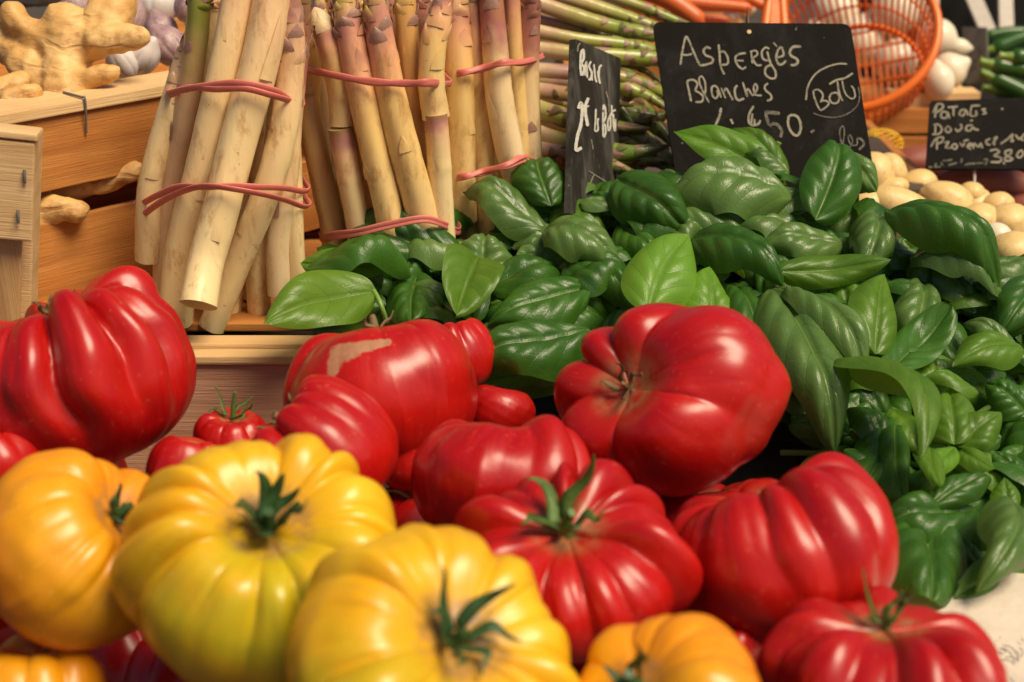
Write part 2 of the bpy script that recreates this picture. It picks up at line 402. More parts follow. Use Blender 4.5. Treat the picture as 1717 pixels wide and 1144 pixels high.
# ------------------------------------------------------------------ setting
def box_mesh(name, x0, x1, y0, y1, z0, z1, bev=.0012, jig=0., seed=0, origin=None, ex=None, ey=None, ez=None):
    """bevelled board in a local frame, slightly uneven"""
    rn = random.Random(seed)
    import bmesh
    bm = bmesh.new(); bmesh.ops.create_cube(bm, size=1)
    nx = 8
    for v in bm.verts:
        v.co = Vector(((x0 + x1) / 2 + v.co.x * (x1 - x0), (y0 + y1) / 2 + v.co.y * (y1 - y0), (z0 + z1) / 2 + v.co.z * (z1 - z0)))
        v.co += Vector([rn.uniform(-jig, jig) for _ in range(3)])
    if bev > 0: bmesh.ops.bevel(bm, geom=bm.edges[:], offset=bev, segments=2, affect='EDGES', profile=.6)
    if origin is not None:
        for v in bm.verts: v.co = origin + ex * v.co.x + ey * v.co.y + ez * v.co.z
    bmesh.ops.recalc_face_normals(bm, faces=bm.faces[:])
    me = bpy.data.meshes.new(name); bm.to_mesh(me); bm.free()
    return me

g = link('ground', mesh('ground', [(-60, -60, -.9), (60, -60, -.9), (60, 60, -.9), (-60, 60, -.9)], [(0, 1, 2, 3)], False), mat=simple('asphalt', (.06, .055, .05), .9, .3, 4, .3))
g['kind'] = 'structure'
tb = thing('market_table', (0, 1.3, 0), 'dark wooden market table carrying all the produce', 'table')
for i in range(6):
    me = box_mesh('plank', -1.5, 1.5, .12 + i * .50, .617 + i * .50, -.03, 0, .003)
    link('plank', local(me, tb.location), tb, M['table'])
for x in (-1.4, 1.4):
    for y in (.25, 2.95): link('leg', local(box_mesh('leg', x - .035, x + .035, y - .035, y + .035, -.9, -.031), tb.location), tb, M['table'])

# upturned crate under the white asparagus
rim_z = .086
c1 = thing('upturned_crate', (-.2, .95, 0), 'pinkish upturned wooden crate under the bunches of white asparagus', 'crate')
def board(par, x0, x1, y0, y1, z0, z1, mat, name='board', seed=0, jig=.0008, bev=.001):
    return link(name, local(box_mesh(name, x0, x1, y0, y1, z0, z1, bev, jig, seed), par.location), par, mat)
board(c1, -.60, -.01, .806, .815, .003, .0785, M['wood_pink'], 'side_panel')
board(c1, -.60, -.01, 1.10, 1.109, .003, .0785, M['wood_pink'], 'side_panel')
board(c1, -.009, -.001, .806, 1.109, .003, .0785, M['wood_pink'], 'end_panel')
board(c1, -.609, -.601, .806, 1.109, .003, .0785, M['wood_pink'], 'end_panel')
board(c1, -.60, -.002, .804, .8175, .0795, .0845, M['wood_pale'], 'slat', 1)
board(c1, -.60, -.002, .8185, .836, .0790, .0868, M['wood_pale'], 'slat', 2)
for k, y in enumerate((.86, .925, .99, 1.055)):
    board(c1, -.60, -.002, y, y + .050, .079, .0845, M['wood_orange'], 'slat', 3 + k)

# ginger crate, turned 45 degrees
def oriented(par, o, ex, ey, boxes):
    ez = Vector((0, 0, 1)); r = []
    for (name, x0, x1, y0, y1, z0, z1, mat, sd) in boxes:
        me = box_mesh(name, x0, x1, y0, y1, z0, z1, .001, .0008, sd)
        ob = link(name, me, par, mat)
        ob.matrix_local = Matrix.Translation(o - Vector(par.location)) @ Matrix(((ex.x, ey.x, 0, 0), (ex.y, ey.y, 0, 0), (0, 0, 1, 0), (0, 0, 0, 1)))
        r.append(ob)
    return r
A0 = Vector((-.311, .869, 0)); ex = Vector((.082, .086, 0)).normalized(); ey = Vector((-ex.y, ex.x, 0))
c2 = thing('ginger_crate', (-.35, 1.05, .088), 'orange wooden crate of ginger and garlic at the upper left', 'crate')
oriented(c2, A0, ex, ey, [
    ('board', 0, .36, 0, .008, .1665, .214, M['wood_orange'], 1), ('board', 0, .36, .001, .009, .092, .146, M['wood_orange'], 2),
    ('top_slat', -.012, .37, -.003, .036, .2148, .2225, M['wood_pale'], 3),  # pale top over orange sides: light and shade put into the wood colours
    ('board', 0, .36, .26, .268, .166, .214, M['wood_orange'], 4), ('board', 0, .36, .26, .268, .095, .151, M['wood_orange'], 5),
    ('end_panel', -.009, -.001, .01, .258, .095, .214, M['wood_orange'], 6), ('end_panel', .361, .369, .01, .258, .095, .214, M['wood_orange'], 7),
    ('corner_post', .003, .028, .011, .036, .095, .213, M['wood_pale'], 8), ('corner_post', .334, .358, .011, .036, .095, .213, M['wood_pale'], 9),
    ('floor_panel', 0, .36, .012, .256, .089, .0945, M['wood_orange'], 10), ('shelf_board', .03, .33, .04, .255, .155, .159, M['wood_pale'], 11)])
# staples
def wire(par, pts, r, mat, name='staple', seg=6, n=12):
    me = tube_mesh(name, spline([tuple(p) for p in pts], n), r, seg)
    return link(name, local(me, root_loc(par)), par, mat)
def gl(x, y, z): return A0 + ex * x + ey * y + Vector((0, 0, z))
def at_ginger(px, py, off=.0):   # point on the crate's outer side face
    n = -ey; v = P(px, py, 1) - CAM; t_ = (A0 + n * off - CAM).dot(n) / v.dot(n); return CAM + v * t_
wire(c2, [gl(.050, .022, .2232), gl(.050, .0, .2232), gl(.050, -.0045, .222), gl(.050, -.0015, .20)], .0008, M['staple'])

# pale crate at the left edge
c3 = thing('pale_crate', (-.42, .80, .088), 'pale poplar crate whose stapled corner shows at the left edge', 'crate')
a3 = Vector((-.2625, .765, 0)); e3 = Vector((-.97, -.16, 0)).normalized(); f3 = Vector((-e3.y, e3.x, 0)) * -1
def o3(boxes):
    ez = Vector((0, 0, 1))
    for (name, x0, x1, y0, y1, z0, z1, mat, sd) in boxes:
        me = box_mesh(name, x0, x1, y0, y1, z0, z1, .001, .0008, sd); ob = link(name, me, c3, mat)
        pv = Vector((-.2625, .765, .2285)) - Vector(c3.location)
        ob.matrix_local = Matrix.Translation(pv) @ Matrix.Rotation(math.radians(9), 4, 'Y') @ Matrix.Translation(-pv) @ Matrix.Translation(a3 - Vector(c3.location)) @ Matrix(((e3.x, f3.x, 0, 0), (e3.y, f3.y, 0, 0), (0, 0, 1, 0), (0, 0, 0, 1)))
o3([('board', 0, .30, 0, .006, .170, .228, M['wood_pale'], 1), ('board', .006, .30, .0085, .015, .092, .1815, M['wood_end'], 2),
    ('corner_post', .001, .026, .0165, .042, .092, .2255, M['wood_pale'], 3), ('top_slat', -.002, .30, -.001, .020, .2285, .2325, M['wood_pale'], 5),
    ('floor_panel', 0.03, .30, .018, .05, .0872, .091, M['wood_pale'], 6), ('end_panel', .301, .307, .006, .05, .09, .228, M['wood_pale'], 7)])
for (px, py) in ((42, 307), (31, 374)):
    p = PY(px, py, .7615); q = PY(px - 2, py + 22, .7612)
    n = -f3
    v = P(px, py, 1) - CAM; t0 = (a3 + n * .0004 - CAM).dot(n) / v.dot(n); p = CAM + v * t0
    v = P(px - 1, py - 22, 1) - CAM; t0 = (a3 + n * .0004 - CAM).dot(n) / v.dot(n); q = CAM + v * t0
    wire(c3, [p, (p + q) / 2 + n * .0008, q], .0009, M['staple'], n=5)

# ------------------------------------------------------------------ tomatoes
def hashn(seed, k): return random.Random(seed * 7919 + k).uniform(-1, 1)
def smooth_noise(D, seed, f):
    """cheap smooth noise over unit directions D (n x 3)"""
    rn = random.Random(seed); o = np.zeros(len(D))
    for k in range(5):
        v = np.array([rn.gauss(0, 1) for _ in range(3)]) * f; o += np.sin(D @ v + rn.uniform(0, 6.28)) / 5
    return o
def tomato(cx, cy, d, rx, ry, axis, mat, label, nl=9, depth=.16, seed=1, yaw=0., dip=.32, ecc=1.0, lobes=None, amp=.10,
           calyx='green', nsep=5, seplen=.022, stemlen=.008, sepup=.6, res=(200, 100), squash=None, scar=None, stemr=.7, sepw=.62, pleat=.16, ecc_ang=0., group='tomatoes heaped at the front', kind='red', green_dir=None, bump=None, mid=.42):
    C = P(cx, cy, d)
    Rr = rx * K * d
    ax = CV(*axis).normalized()
    # squash chosen so that the projected height fits ry
    az = CV(*axis).normalized().dot(-F); perp = math.sqrt(max(1e-4, 1 - az * az))
    Rv = ry * K * d
    if squash is None:
        q = (Rv * Rv - (Rr * az) ** 2) / (perp * perp) if perp > .35 else (.75 * Rr) ** 2
        squash = max(.55, min(1.0, math.sqrt(max(q, 1e-9)) / Rr))
    up = U - ax * U.dot(ax)
    if up.length < .2: up = -F - ax * (-F).dot(ax)
    X = R - ax * R.dot(ax); X.normalize(); Y = ax.cross(X)
    nt_, npn = res
    rn = random.Random(seed)
    if lobes is None:
        wts = [rn.uniform(.55, 1.5) for _ in range(nl)]
    else: wts = lobes; nl = len(lobes)
    cum = np.cumsum([0] + wts) / sum(wts) * 2 * math.pi
    amps = np.array([rn.uniform(-1, 1) for _ in range(nl)]); gdep = np.array([rn.uniform(.45, 1.15) for _ in range(nl)])
    ph = np.linspace(0.0, math.pi, npn); th = np.linspace(0, 2 * math.pi, nt_, endpoint=False)
    PH, THT = np.meshgrid(ph, th, indexing='ij'); PHf = PH.ravel(); THf = THT.ravel()
    D = np.stack([np.sin(PHf) * np.cos(THf), np.sin(PHf) * np.sin(THf), np.cos(PHf)], 1)
    warp = .11 * smooth_noise(D, seed + 5, 2.2)
    ths = (THf + yaw + warp * np.sin(PHf)) % (2 * math.pi)
    idx = np.clip(np.searchsorted(cum, ths, side='right') - 1, 0, nl - 1)
    lo = cum[idx]; hi = cum[idx + 1]; s = (ths - lo) / (hi - lo)            # 0..1 in the lobe
    ed = 1 - np.abs(2 * s - 1)                                              # 0 at groove, 1 at middle
    wl = np.array(wts) / (sum(wts) / nl); wg = (wl + np.roll(wl, 1)) / 2
    g = (1 - (1 - np.clip(ed, 0, 1)) ** 2.1) ** (.72 + 1.0 * np.clip((PHf - .7) / 1.3, 0, 1))
    ga = np.where(s < .5, gdep[idx], gdep[(idx + 1) % nl])
    wid = np.where(s < .5, wg[idx], wg[(idx + 1) % nl])
    A = amps[idx] * (1 - (1 - ed) ** 2)
    pk = rn.uniform(0, 6); fine = np.abs(np.sin(ths * int(nl * 1.8) / 2 + 1.7 * smooth_noise(D, seed + 21, 2.0) + pk))
    # secondary fine ribs near the shoulder
    wphi = np.exp(-((PHf - .62) / .62) ** 2) + mid * np.exp(-((PHf - 1.45) / .75) ** 2) + .16 * np.exp(-((PHf - 2.7) / .5) ** 2)
    rad = 1 + amp * A * np.sin(PHf) ** .8 - depth * ga * (1 - g) * wphi * np.sqrt(np.clip(wid, .5, 1.6))
    rad -= pleat * depth * (1 - fine ** .8) * np.exp(-((PHf - .8) / .55) ** 2)
    rad += .055 * smooth_noise(D, seed + 9, 1.6) + .012 * smooth_noise(D, seed + 11, 7)
    hr = np.sin(PHf) ** .86 * rad * (1 + .05 * np.cos(PHf))
    z = squash * np.cos(PHf) * (1 + .03 * np.cos(PHf))
    z = np.sign(z) * np.abs(z) ** .92 * (squash ** .08)
    z -= dip * squash * np.exp(-(PHf / .36) ** 2) - .05 * squash * np.exp(-((PHf - .7) / .3) ** 2) * g
    z += .10 * np.exp(-((math.pi - PHf) / .3) ** 2) * squash
    z += .11 * A * np.exp(-((PHf - .75) / .5) ** 2) * (amp / .1) - depth * .45 * ga * (1 - g) * np.exp(-((PHf - .55) / .42) ** 2)
    z += .06 * smooth_noise(D, seed + 3, 1.3) * squash
    x = hr * np.cos(THf); y = hr * np.sin(THf)
    ca, sa = math.cos(ecc_ang), math.sin(ecc_ang)
    xr = (x * ca + y * sa) * ecc; yr = (-x * sa + y * ca); x = xr * ca - yr * sa; y = xr * sa + yr * ca
    V = Rr * (np.outer(x, X) + np.outer(y, Y) + np.outer(z, ax))
    if bump:
        for (dv, am, wd) in bump:       # broad shoulders and bulges, direction in the camera's right/up/near
            q = CV(*dv).normalized(); Vn = V / (np.linalg.norm(V, axis=1)[:, None] + 1e-9)
            k = np.clip((Vn @ np.array(q) - math.cos(wd)) / (1 - math.cos(wd)), 0, 1); k = k * k * (3 - 2 * k)
            V = V + Vn * (k * am * Rr)[:, None]
    f = gridfaces(nt_, npn, True)
    f = [(a, d_, c_, b) for (a, b, c_, d_) in f]
    at = {'phi': PHf, 'theta': ths, 'groove': 1 - g}
    if kind != 'red':
        q = CV(*(green_dir or (.1, .1, 1))).normalized(); Vn = V / (np.linalg.norm(V, axis=1)[:, None] + 1e-9)
        at['green'] = np.clip((Vn @ np.array(q) - .2) / .8, 0, 1)
    if scar:
        vw = V + np.array(C); dd = (vw - np.array(CAM)); dep = dd @ np.array(F)
        ppx = 858.5 + (dd @ np.array(R)) / dep / K; ppy = 572 - (dd @ np.array(U)) / dep / K
        best = np.full(len(V), 1e9)
        sp = spline(scar, 40)
        for q in sp: best = np.minimum(best, np.hypot(ppx - q[0], ppy - q[1]) / q[2])
        front = (V @ np.array(-F)) > -.2 * Rr
        at['scar'] = np.where(front, np.clip(1 - best * .5, 0, 1), 0)
    me = mesh('tomato', V, f, attrs=at)
    o = link('tomato', me, None, mat, C); tag(o, label, 'tomato', group)
    # the surface right at the stem
    zt = (squash * (1.03) * (1 - dip / 1.03)) * Rr + .02 * Rr
    base = C + ax * (V[:nt_].mean(0) @ np.array(ax))
    if calyx:
        cm = {'green': M['calyx'], 'dry': M['calyx_dry'], 'dark': M['calyx_dark']}[calyx]
        tilt = Vector((rn.uniform(-.3, .3), rn.uniform(-.3, .3), rn.uniform(-.2, .2)))
        pts = [base - ax * .004, base + ax * (.004 + stemlen * .4), base + ax * (.004 + stemlen) + tilt * stemlen]
        rs = stemr * np.array([.0056, .0042, .0032, .0030, .0026]); c_ = spline(pts, 5)
        link('stem', local(tube_mesh('stem', c_, rs, 10), C), o, cm)
        for k in range(nsep):
            a = 2 * math.pi * k / nsep + rn.uniform(-.35, .35); rad_ = X * math.cos(a) + Y * math.sin(a)
            L = seplen * rn.uniform(.65, 1.25); u = sepup * rn.uniform(.5, 1.4); cu = rn.uniform(-.5, .9)
            side = ax.cross(rad_)
            n = 15; Vs = []; Fs = []; wv = rn.uniform(2, 6)
            for i in range(n):
                s_ = i / (n - 1)
                pc = base + ax * (.003 + L * (u * s_ - .25 * cu * s_ * s_)) + rad_ * (.003 + L * (s_ * .85 - .25 * s_ * s_ * u)) + side * (L * .16 * math.sin(s_ * wv + k)) + ax * (L * .10 * math.sin(s_ * 7 + k) * s_)
                hw = sepw * (.0040 * (1 - s_) ** .7 * (0.75 + .5 * math.sin(s_ * 3.1)) + .0003) * (L / .022) ** .3
                nrm = (ax - rad_ * .3).normalized()
                Vs += [pc - side * hw + nrm * hw * .55, pc + nrm * .0, pc + side * hw + nrm * hw * .55, pc - nrm * .0009]
            for i in range(n - 1):
                b = i * 4
                for (p_, q_) in ((0, 1), (1, 2), (2, 3), (3, 0)): Fs.append((b + p_, b + q_, b + 4 + q_, b + 4 + p_))
            Fs += [(3, 2, 1, 0), tuple((n - 1) * 4 + i for i in range(4))]
            link('sepal', local(mesh('sepal', Vs, Fs), C), o, cm)
    return o

MR = [tomato_mat('red_tomato_skin_%s' % c, 'red', i * 1.7) for i, c in enumerate('abc')]
MY = tomato_mat('yellow_tomato_skin', 'yellow', 3.); MYG = tomato_mat('green_flushed_yellow_skin', 'yellow_green', 5.)

tomato(132, 634, .74, 206, 172, (-.30, .93, .16), MR[0], 'huge dark red ribbed tomato in front of the ginger crate', mid=.75, yaw=.3, lobes=[1.1, .8, 1, 1.25, .9, 1.1, .8, 1.2, 1, .9, 1.1, .9], depth=.20, seed=3, dip=.30, amp=.08, squash=.76, calyx='dry', nsep=4, seplen=.014, stemlen=.004, bump=[((.30, 1.0, -.35), .12, .45)], res=(240, 120))
tomato(645, 668, .76, 158, 135, (-.15, 1, -.05), MR[1], 'red tomato with a corky tan scar, in front of the white asparagus', nl=9, depth=.08, seed=8, amp=.06, dip=.20, squash=.84, calyx='dry', nsep=3, seplen=.010, stemlen=.006,
       bump=[((.45, -1.0, .35), .28, .55), ((.6, .5, .4), .06, .6)], scar=[(556, 632, 6), (562, 606, 11), (574, 592, 13), (606, 584, 10), (650, 574, 5)], res=(300, 150))
tomato(768, 598, .82, 64, 62, (-.3, 1, 0), MR[2], 'small shaded red tomato half hidden behind the scarred tomato', nl=11, depth=.13, seed=12, calyx=None)
tomato(546, 764, .69, 125, 118, (-.75, .62, .1), MR[2], 'pinkish red tomato leaning right behind the green-flushed yellow one', nl=12, depth=.12, seed=15, amp=.08, calyx='dry', nsep=4, seplen=.012, stemlen=.003)
tomato(392, 738, .74, 64, 54, (.05, .9, .35), MR[0], 'small dark red tomato with a green stalk below the wooden crate', nl=7, depth=.1, seed=17, calyx='green', nsep=5, seplen=.012, stemlen=.010, stemr=.35, sepw=.35)
tomato(838, 690, .80, 60, 48, (.2, 1, 0), MR[1], 'red tomato peeping out between basil and the scarred tomato', nl=6, depth=.07, seed=19, calyx=None)
tomato(836, 812, .67, 156, 112, (.1, .95, -.20), MR[2], 'smooth red tomato behind the one with the green star calyx', nl=10, depth=.11, seed=21, amp=.10, calyx=None)
tomato(957, 952, .60, 202, 138, (-.08, .80, .55), MR[1], 'ribbed red tomato with a green star calyx in the middle of the heap', nl=14, depth=.18, seed=24, amp=.10, dip=.36, nsep=5, seplen=.027, stemlen=.009, sepup=.8, yaw=.5, sepw=.8, res=(260, 120))
tomato(1112, 682, .72, 158, 150, (-.66, .36, .66), MR[0], 'huge smooth red tomato leaning on the basil', lobes=[1.5, 1.1, .8, 1.2, 2.1, 1.9, .8], depth=.115, seed=36, amp=.07, dip=.34, calyx='dry', nsep=4, seplen=.014, stemlen=.003, ecc=1.20,
       bump=[((.75, .55, .35), .16, .9), ((.9, -.1, .2), .14, .6)], squash=.84, res=(260, 130), stemr=.4, sepw=.5)
tomato(1312, 938, .625, 203, 145, (-.30, .95, -.12), MR[1], 'large glossy red tomato beside the hanging basil leaves', nl=12, mid=.42, depth=.13, seed=29, amp=.10, dip=.3, calyx=None, res=(240, 120))
tomato(1482, 1136, .545, 204, 118, (.0, .97, .16), MR[2], 'orange-red ribbed tomato with a dry twisted calyx at the bottom right', nl=13, depth=.17, seed=41, amp=.10, dip=.30, calyx='green', nsep=5, seplen=.015, stemlen=.007, sepup=1.1, stemr=.4, sepw=.55, res=(240, 120))
tomato(1216, 1090, .60, 66, 60, (.1, .9, .2), MR[0], 'small dark red tomato wedged between the yellow and red ones', nl=8, depth=.12, seed=43, calyx=None)
tomato(5, 775, .70, 80, 62, (-.3, .9, .2), MR[0], 'red tomato at the left edge under the huge dark one', nl=8, depth=.08, seed=45, calyx=None)
tomato(306, 790, .70, 62, 64, (.3, .9, 0), MR[2], 'red tomato squeezed between the two left yellow tomatoes', nl=6, depth=.06, seed=47, calyx=None)
tomato(-32, 1010, .60, 60, 90, (-.3, .9, 0), MR[1], 'orange-red tomato cut off by the left edge', nl=7, depth=.08, seed=49, calyx=None)
YG = 'yellow tomatoes in the front row'
tomato(122, 925, .60, 176, 190, (.72, .55, .22), MY, 'yellow-orange ribbed tomato lying on its side at the left', nl=10, depth=.13, seed=52, amp=.08, dip=.34, calyx='dark', nsep=5, seplen=.016, stemlen=.006, kind='yellow', group=YG, squash=.80)
tomato(440, 950, .575, 232, 205, (.20, .66, .72), MYG, 'yellow tomato flushed green round its thick dark calyx', nl=15, depth=.13, seed=55, amp=.07, dip=.42, calyx='dark', nsep=8, seplen=.019, stemlen=.008, sepup=1.0, sepw=.85, stemr=.8, kind='yellow_green', group=YG, res=(280, 130), green_dir=(.1, -.1, 1), squash=.80)
tomato(718, 1124, .51, 252, 196, (.42, .56, .70), MYG, 'golden tomato with a spiky dark green calyx at the bottom', nl=15, depth=.12, seed=58, amp=.07, dip=.36, calyx='dark', nsep=6, seplen=.022, stemlen=.004, sepup=1.0, kind='yellow', group=YG, res=(280, 130), green_dir=(-.5, -.3, .8), squash=.66)
tomato(1106, 1196, .50, 182, 122, (-.55, .70, .45), MY, 'orange-yellow tomato at the bottom edge with a dark dried calyx', nl=10, depth=.11, seed=60, amp=.07, dip=.34, calyx='dark', nsep=5, seplen=.014, stemlen=.004, kind='yellow', group=YG)
tomato(60, 1160, .60, 120, 85, (0, 1, 0), MY, 'shaded yellow tomato under the front row at the bottom left', nl=8, depth=.08, seed=62, calyx=None, kind='yellow', group=YG)
# lower layer that carries the heap
low = [(470, 1000, .70), (700, 900, .74), (250, 900, .74), (1150, 1000, .70), (1010, 780, .78), (620, 1130, .62), (900, 1130, .60), (1350, 1130, .64), (220, 1090, .68), (330, 1130, .66), (60, 1010, .68), (560, 900, .74), (880, 960, .70), (1030, 900, .72), (1200, 880, .72), (100, 800, .80), (480, 800, .80), (1250, 1010, .70)]
low_labels = ['shaded red tomato under the green-flushed yellow one', 'shaded red tomato between the golden one and the smooth red one', 'shaded red tomato between the two left yellow tomatoes', 'shaded red tomato under the large glossy red one', 'shaded red tomato under the huge leaning one', 'shaded red tomato under the golden spiky-calyx one', 'shaded red tomato under the bottom-edge orange-yellow one', 'shaded red tomato beneath the bottom right orange-red one', 'dark red tomato glimpsed below the gap between the two left yellow tomatoes', 'dark red tomato at the bottom edge under the green-flushed yellow one', 'dark red tomato under the yellow-orange one lying on its side', "shaded red tomato behind the green-flushed yellow one's right shoulder", 'shaded red tomato behind the golden one, left of the green star calyx', 'shaded red tomato right of the green star calyx, low in the gap', 'shaded red tomato in the gap between the huge leaning and the large glossy one', 'shaded red tomato under the huge dark ribbed one', 'shaded red tomato below the small one with a green stalk', 'shaded red tomato left of the large glossy one, low in the gap']
for i, (px, py, d) in enumerate(low):
    tomato(px, py + 20, d + .02, 115, 95, (hashn(i, 1) * .4, 1, hashn(i, 2) * .3), MR[i % 3], low_labels[i], nl=8, depth=.09, seed=70 + i, calyx=None, res=(96, 48), group='hidden lower tomatoes')

# ------------------------------------------------------------------ basil
def leaf(par, b, t_, width, n, mat, bow=.08, curl=.3, twist=0., quilt=1., wave=.06, seed=0, nu=17, nv=33, tipdrop=.0, name='leaf', puff=.07, roll=.08):
    rn = random.Random(seed); b = np.array(b); t_ = np.array(t_); n = np.array(n) / np.linalg.norm(n)
    ax = t_ - b; L = np.linalg.norm(ax); sd = np.cross(ax, n); sd /= np.linalg.norm(sd)
    n = np.cross(sd, ax); n /= np.linalg.norm(n)
    v = np.linspace(0, 1, nv); lat = rn.uniform(-.06, .06)
    c = b + np.outer(v, ax) + np.outer(bow * L * 4 * v * (1 - v) * (1 + .4 * (v - .5)), n) + np.outer(lat * L * np.sin(v * math.pi), sd) + np.outer(-tipdrop * L * np.clip(v - .7, 0, 1) ** 2 * 8, n)
    T = np.gradient(c, axis=0); T /= np.linalg.norm(T, axis=1)[:, None]
    ea, eb = rn.uniform(.36, .5), rn.uniform(.45, .66)
    sh = np.clip(v, 1e-4, 1) ** ea * (1 - v) ** eb; sh /= sh.max(); sh = sh * .985 + .015 * (v < .98)
    u = np.linspace(-1, 1, nu); V = []; uv = []
    if mat in (M['leaf3'], M['leaf2']): sh = np.clip(v, 1e-4, 1) ** .55 * (1 - v) ** .80; sh /= sh.max()
    p1, p2, p3 = rn.uniform(0, 6), rn.uniform(0, 6), rn.uniform(0, 6)
    f1 = rn.uniform(7, 11)
    for j in range(nv):
        tw = twist * (v[j] - .4); S0 = sd * math.cos(tw) + n * math.sin(tw)
        Sj = S0 - T[j] * S0.dot(T[j]); Sj /= np.linalg.norm(Sj); Nj = np.cross(Sj, T[j])
        hw = width / 2 * sh[j]; cc = curl * (1 + .25 * math.sin(v[j] * 5 + p3)); cc = cc if abs(cc) > .02 else .02
        x = hw * np.sin(cc * u) / cc; z = -hw * (1 - np.cos(cc * u)) / cc
        au = np.abs(u)
        q = v[j] * 5.0 - au ** 1.3 * 1.5
        z = z + quilt * width * .044 * (np.abs(np.sin(math.pi * q)) ** .8 - .6) * (1 - au ** 2.5) * np.clip(au * 5, 0, 1) * sh[j]
        z = z - quilt * width * .042 * np.exp(-(u / .07) ** 2) * (sh[j] ** .5)
        z = z + puff * width * np.abs(np.sin(math.pi * np.clip(au * 1.05, 0, 1))) ** .8 * sh[j] - roll * width * au ** 4 * sh[j]
        z = z + wave * width * (np.sin(f1 * v[j] + p1) * np.clip(u, 0, 1) ** 2 + np.sin(f1 * v[j] + p2) * np.clip(-u, 0, 1) ** 2) * .9
        z = z + wave * .5 * width * np.sin(3.1 * u + 6 * v[j] + p3) * sh[j]
        V.append(c[j] + np.outer(x, Sj) + np.outer(z, Nj)); uv += [((a + 1) / 2, v[j]) for a in u]
    V = np.vstack(V)
    o3_ = np.array([rn.uniform(0, 6) for _ in range(3)]); q3 = V * (2.2 / width) + o3_
    V = V + np.outer(np.sin(q3[:, 0] + 1.3 * np.sin(q3[:, 1])) + np.sin(q3[:, 2] * 1.4 + np.cos(q3[:, 0] * 1.7)), n) * width * .055
    me = mesh(name, V - np.array(root_loc(par)), gridfaces(nu, nv), uv=uv)
    o = link(name, me, par, mat); return o

def heap_d(px, py): return .685 + (1000 - py) * .00040 + max(0, (700 - px)) * -.00004
sprigs = [
    (620, 450, 'wide-leaved basil sprig spreading in front of the white asparagus'),
    (800, 440, 'basil sprig with a cupped pale leaf above the scarred tomato'),
    (930, 320, 'basil sprig curling round the narrow price slate'),
    (930, 540, 'dark basil sprig just above the leaning smooth tomato'),
    (1120, 450, 'basil sprig holding the upright bright green leaf in the middle'),
    (1100, 340, 'basil sprig of rounded leaves between the two near slates'),
    (1290, 270, 'topmost basil sprig standing in front of the large slate'),
    (1330, 430, 'sky-sheened basil sprig below the large slate'),
    (1350, 590, 'basil sprig with long drooping leaves right of the smooth tomato'),
    (1480, 420, 'basil sprig with a folded round leaf beside the potatoes'),
    (1600, 420, 'glossy basil sprig with a long arched leaf over the potatoes'),
    (1520, 560, 'basil sprig with an upright pointed leaf at the right'),
    (1670, 560, 'basil sprig with crinkled leaves at the right edge'),
    (1610, 710, 'basil sprig ending in a small tight rosette'),
    (1460, 760, 'deeply shaded basil sprig above the large glossy tomato'),
    (1600, 920, 'lowest basil sprig hanging over the printed paper')]
SP = []
for (px, py, lb) in sprigs:
    p = P(px, py, heap_d(px, py) + .035)
    SP.append((px, py, thing('basil_sprig', p, lb, 'basil', 'basil sprigs heaped for sale')))
def nearest(px, py): return min(SP, key=lambda s: (s[0] - px) ** 2 + (s[1] - py) ** 2 * 1.5)
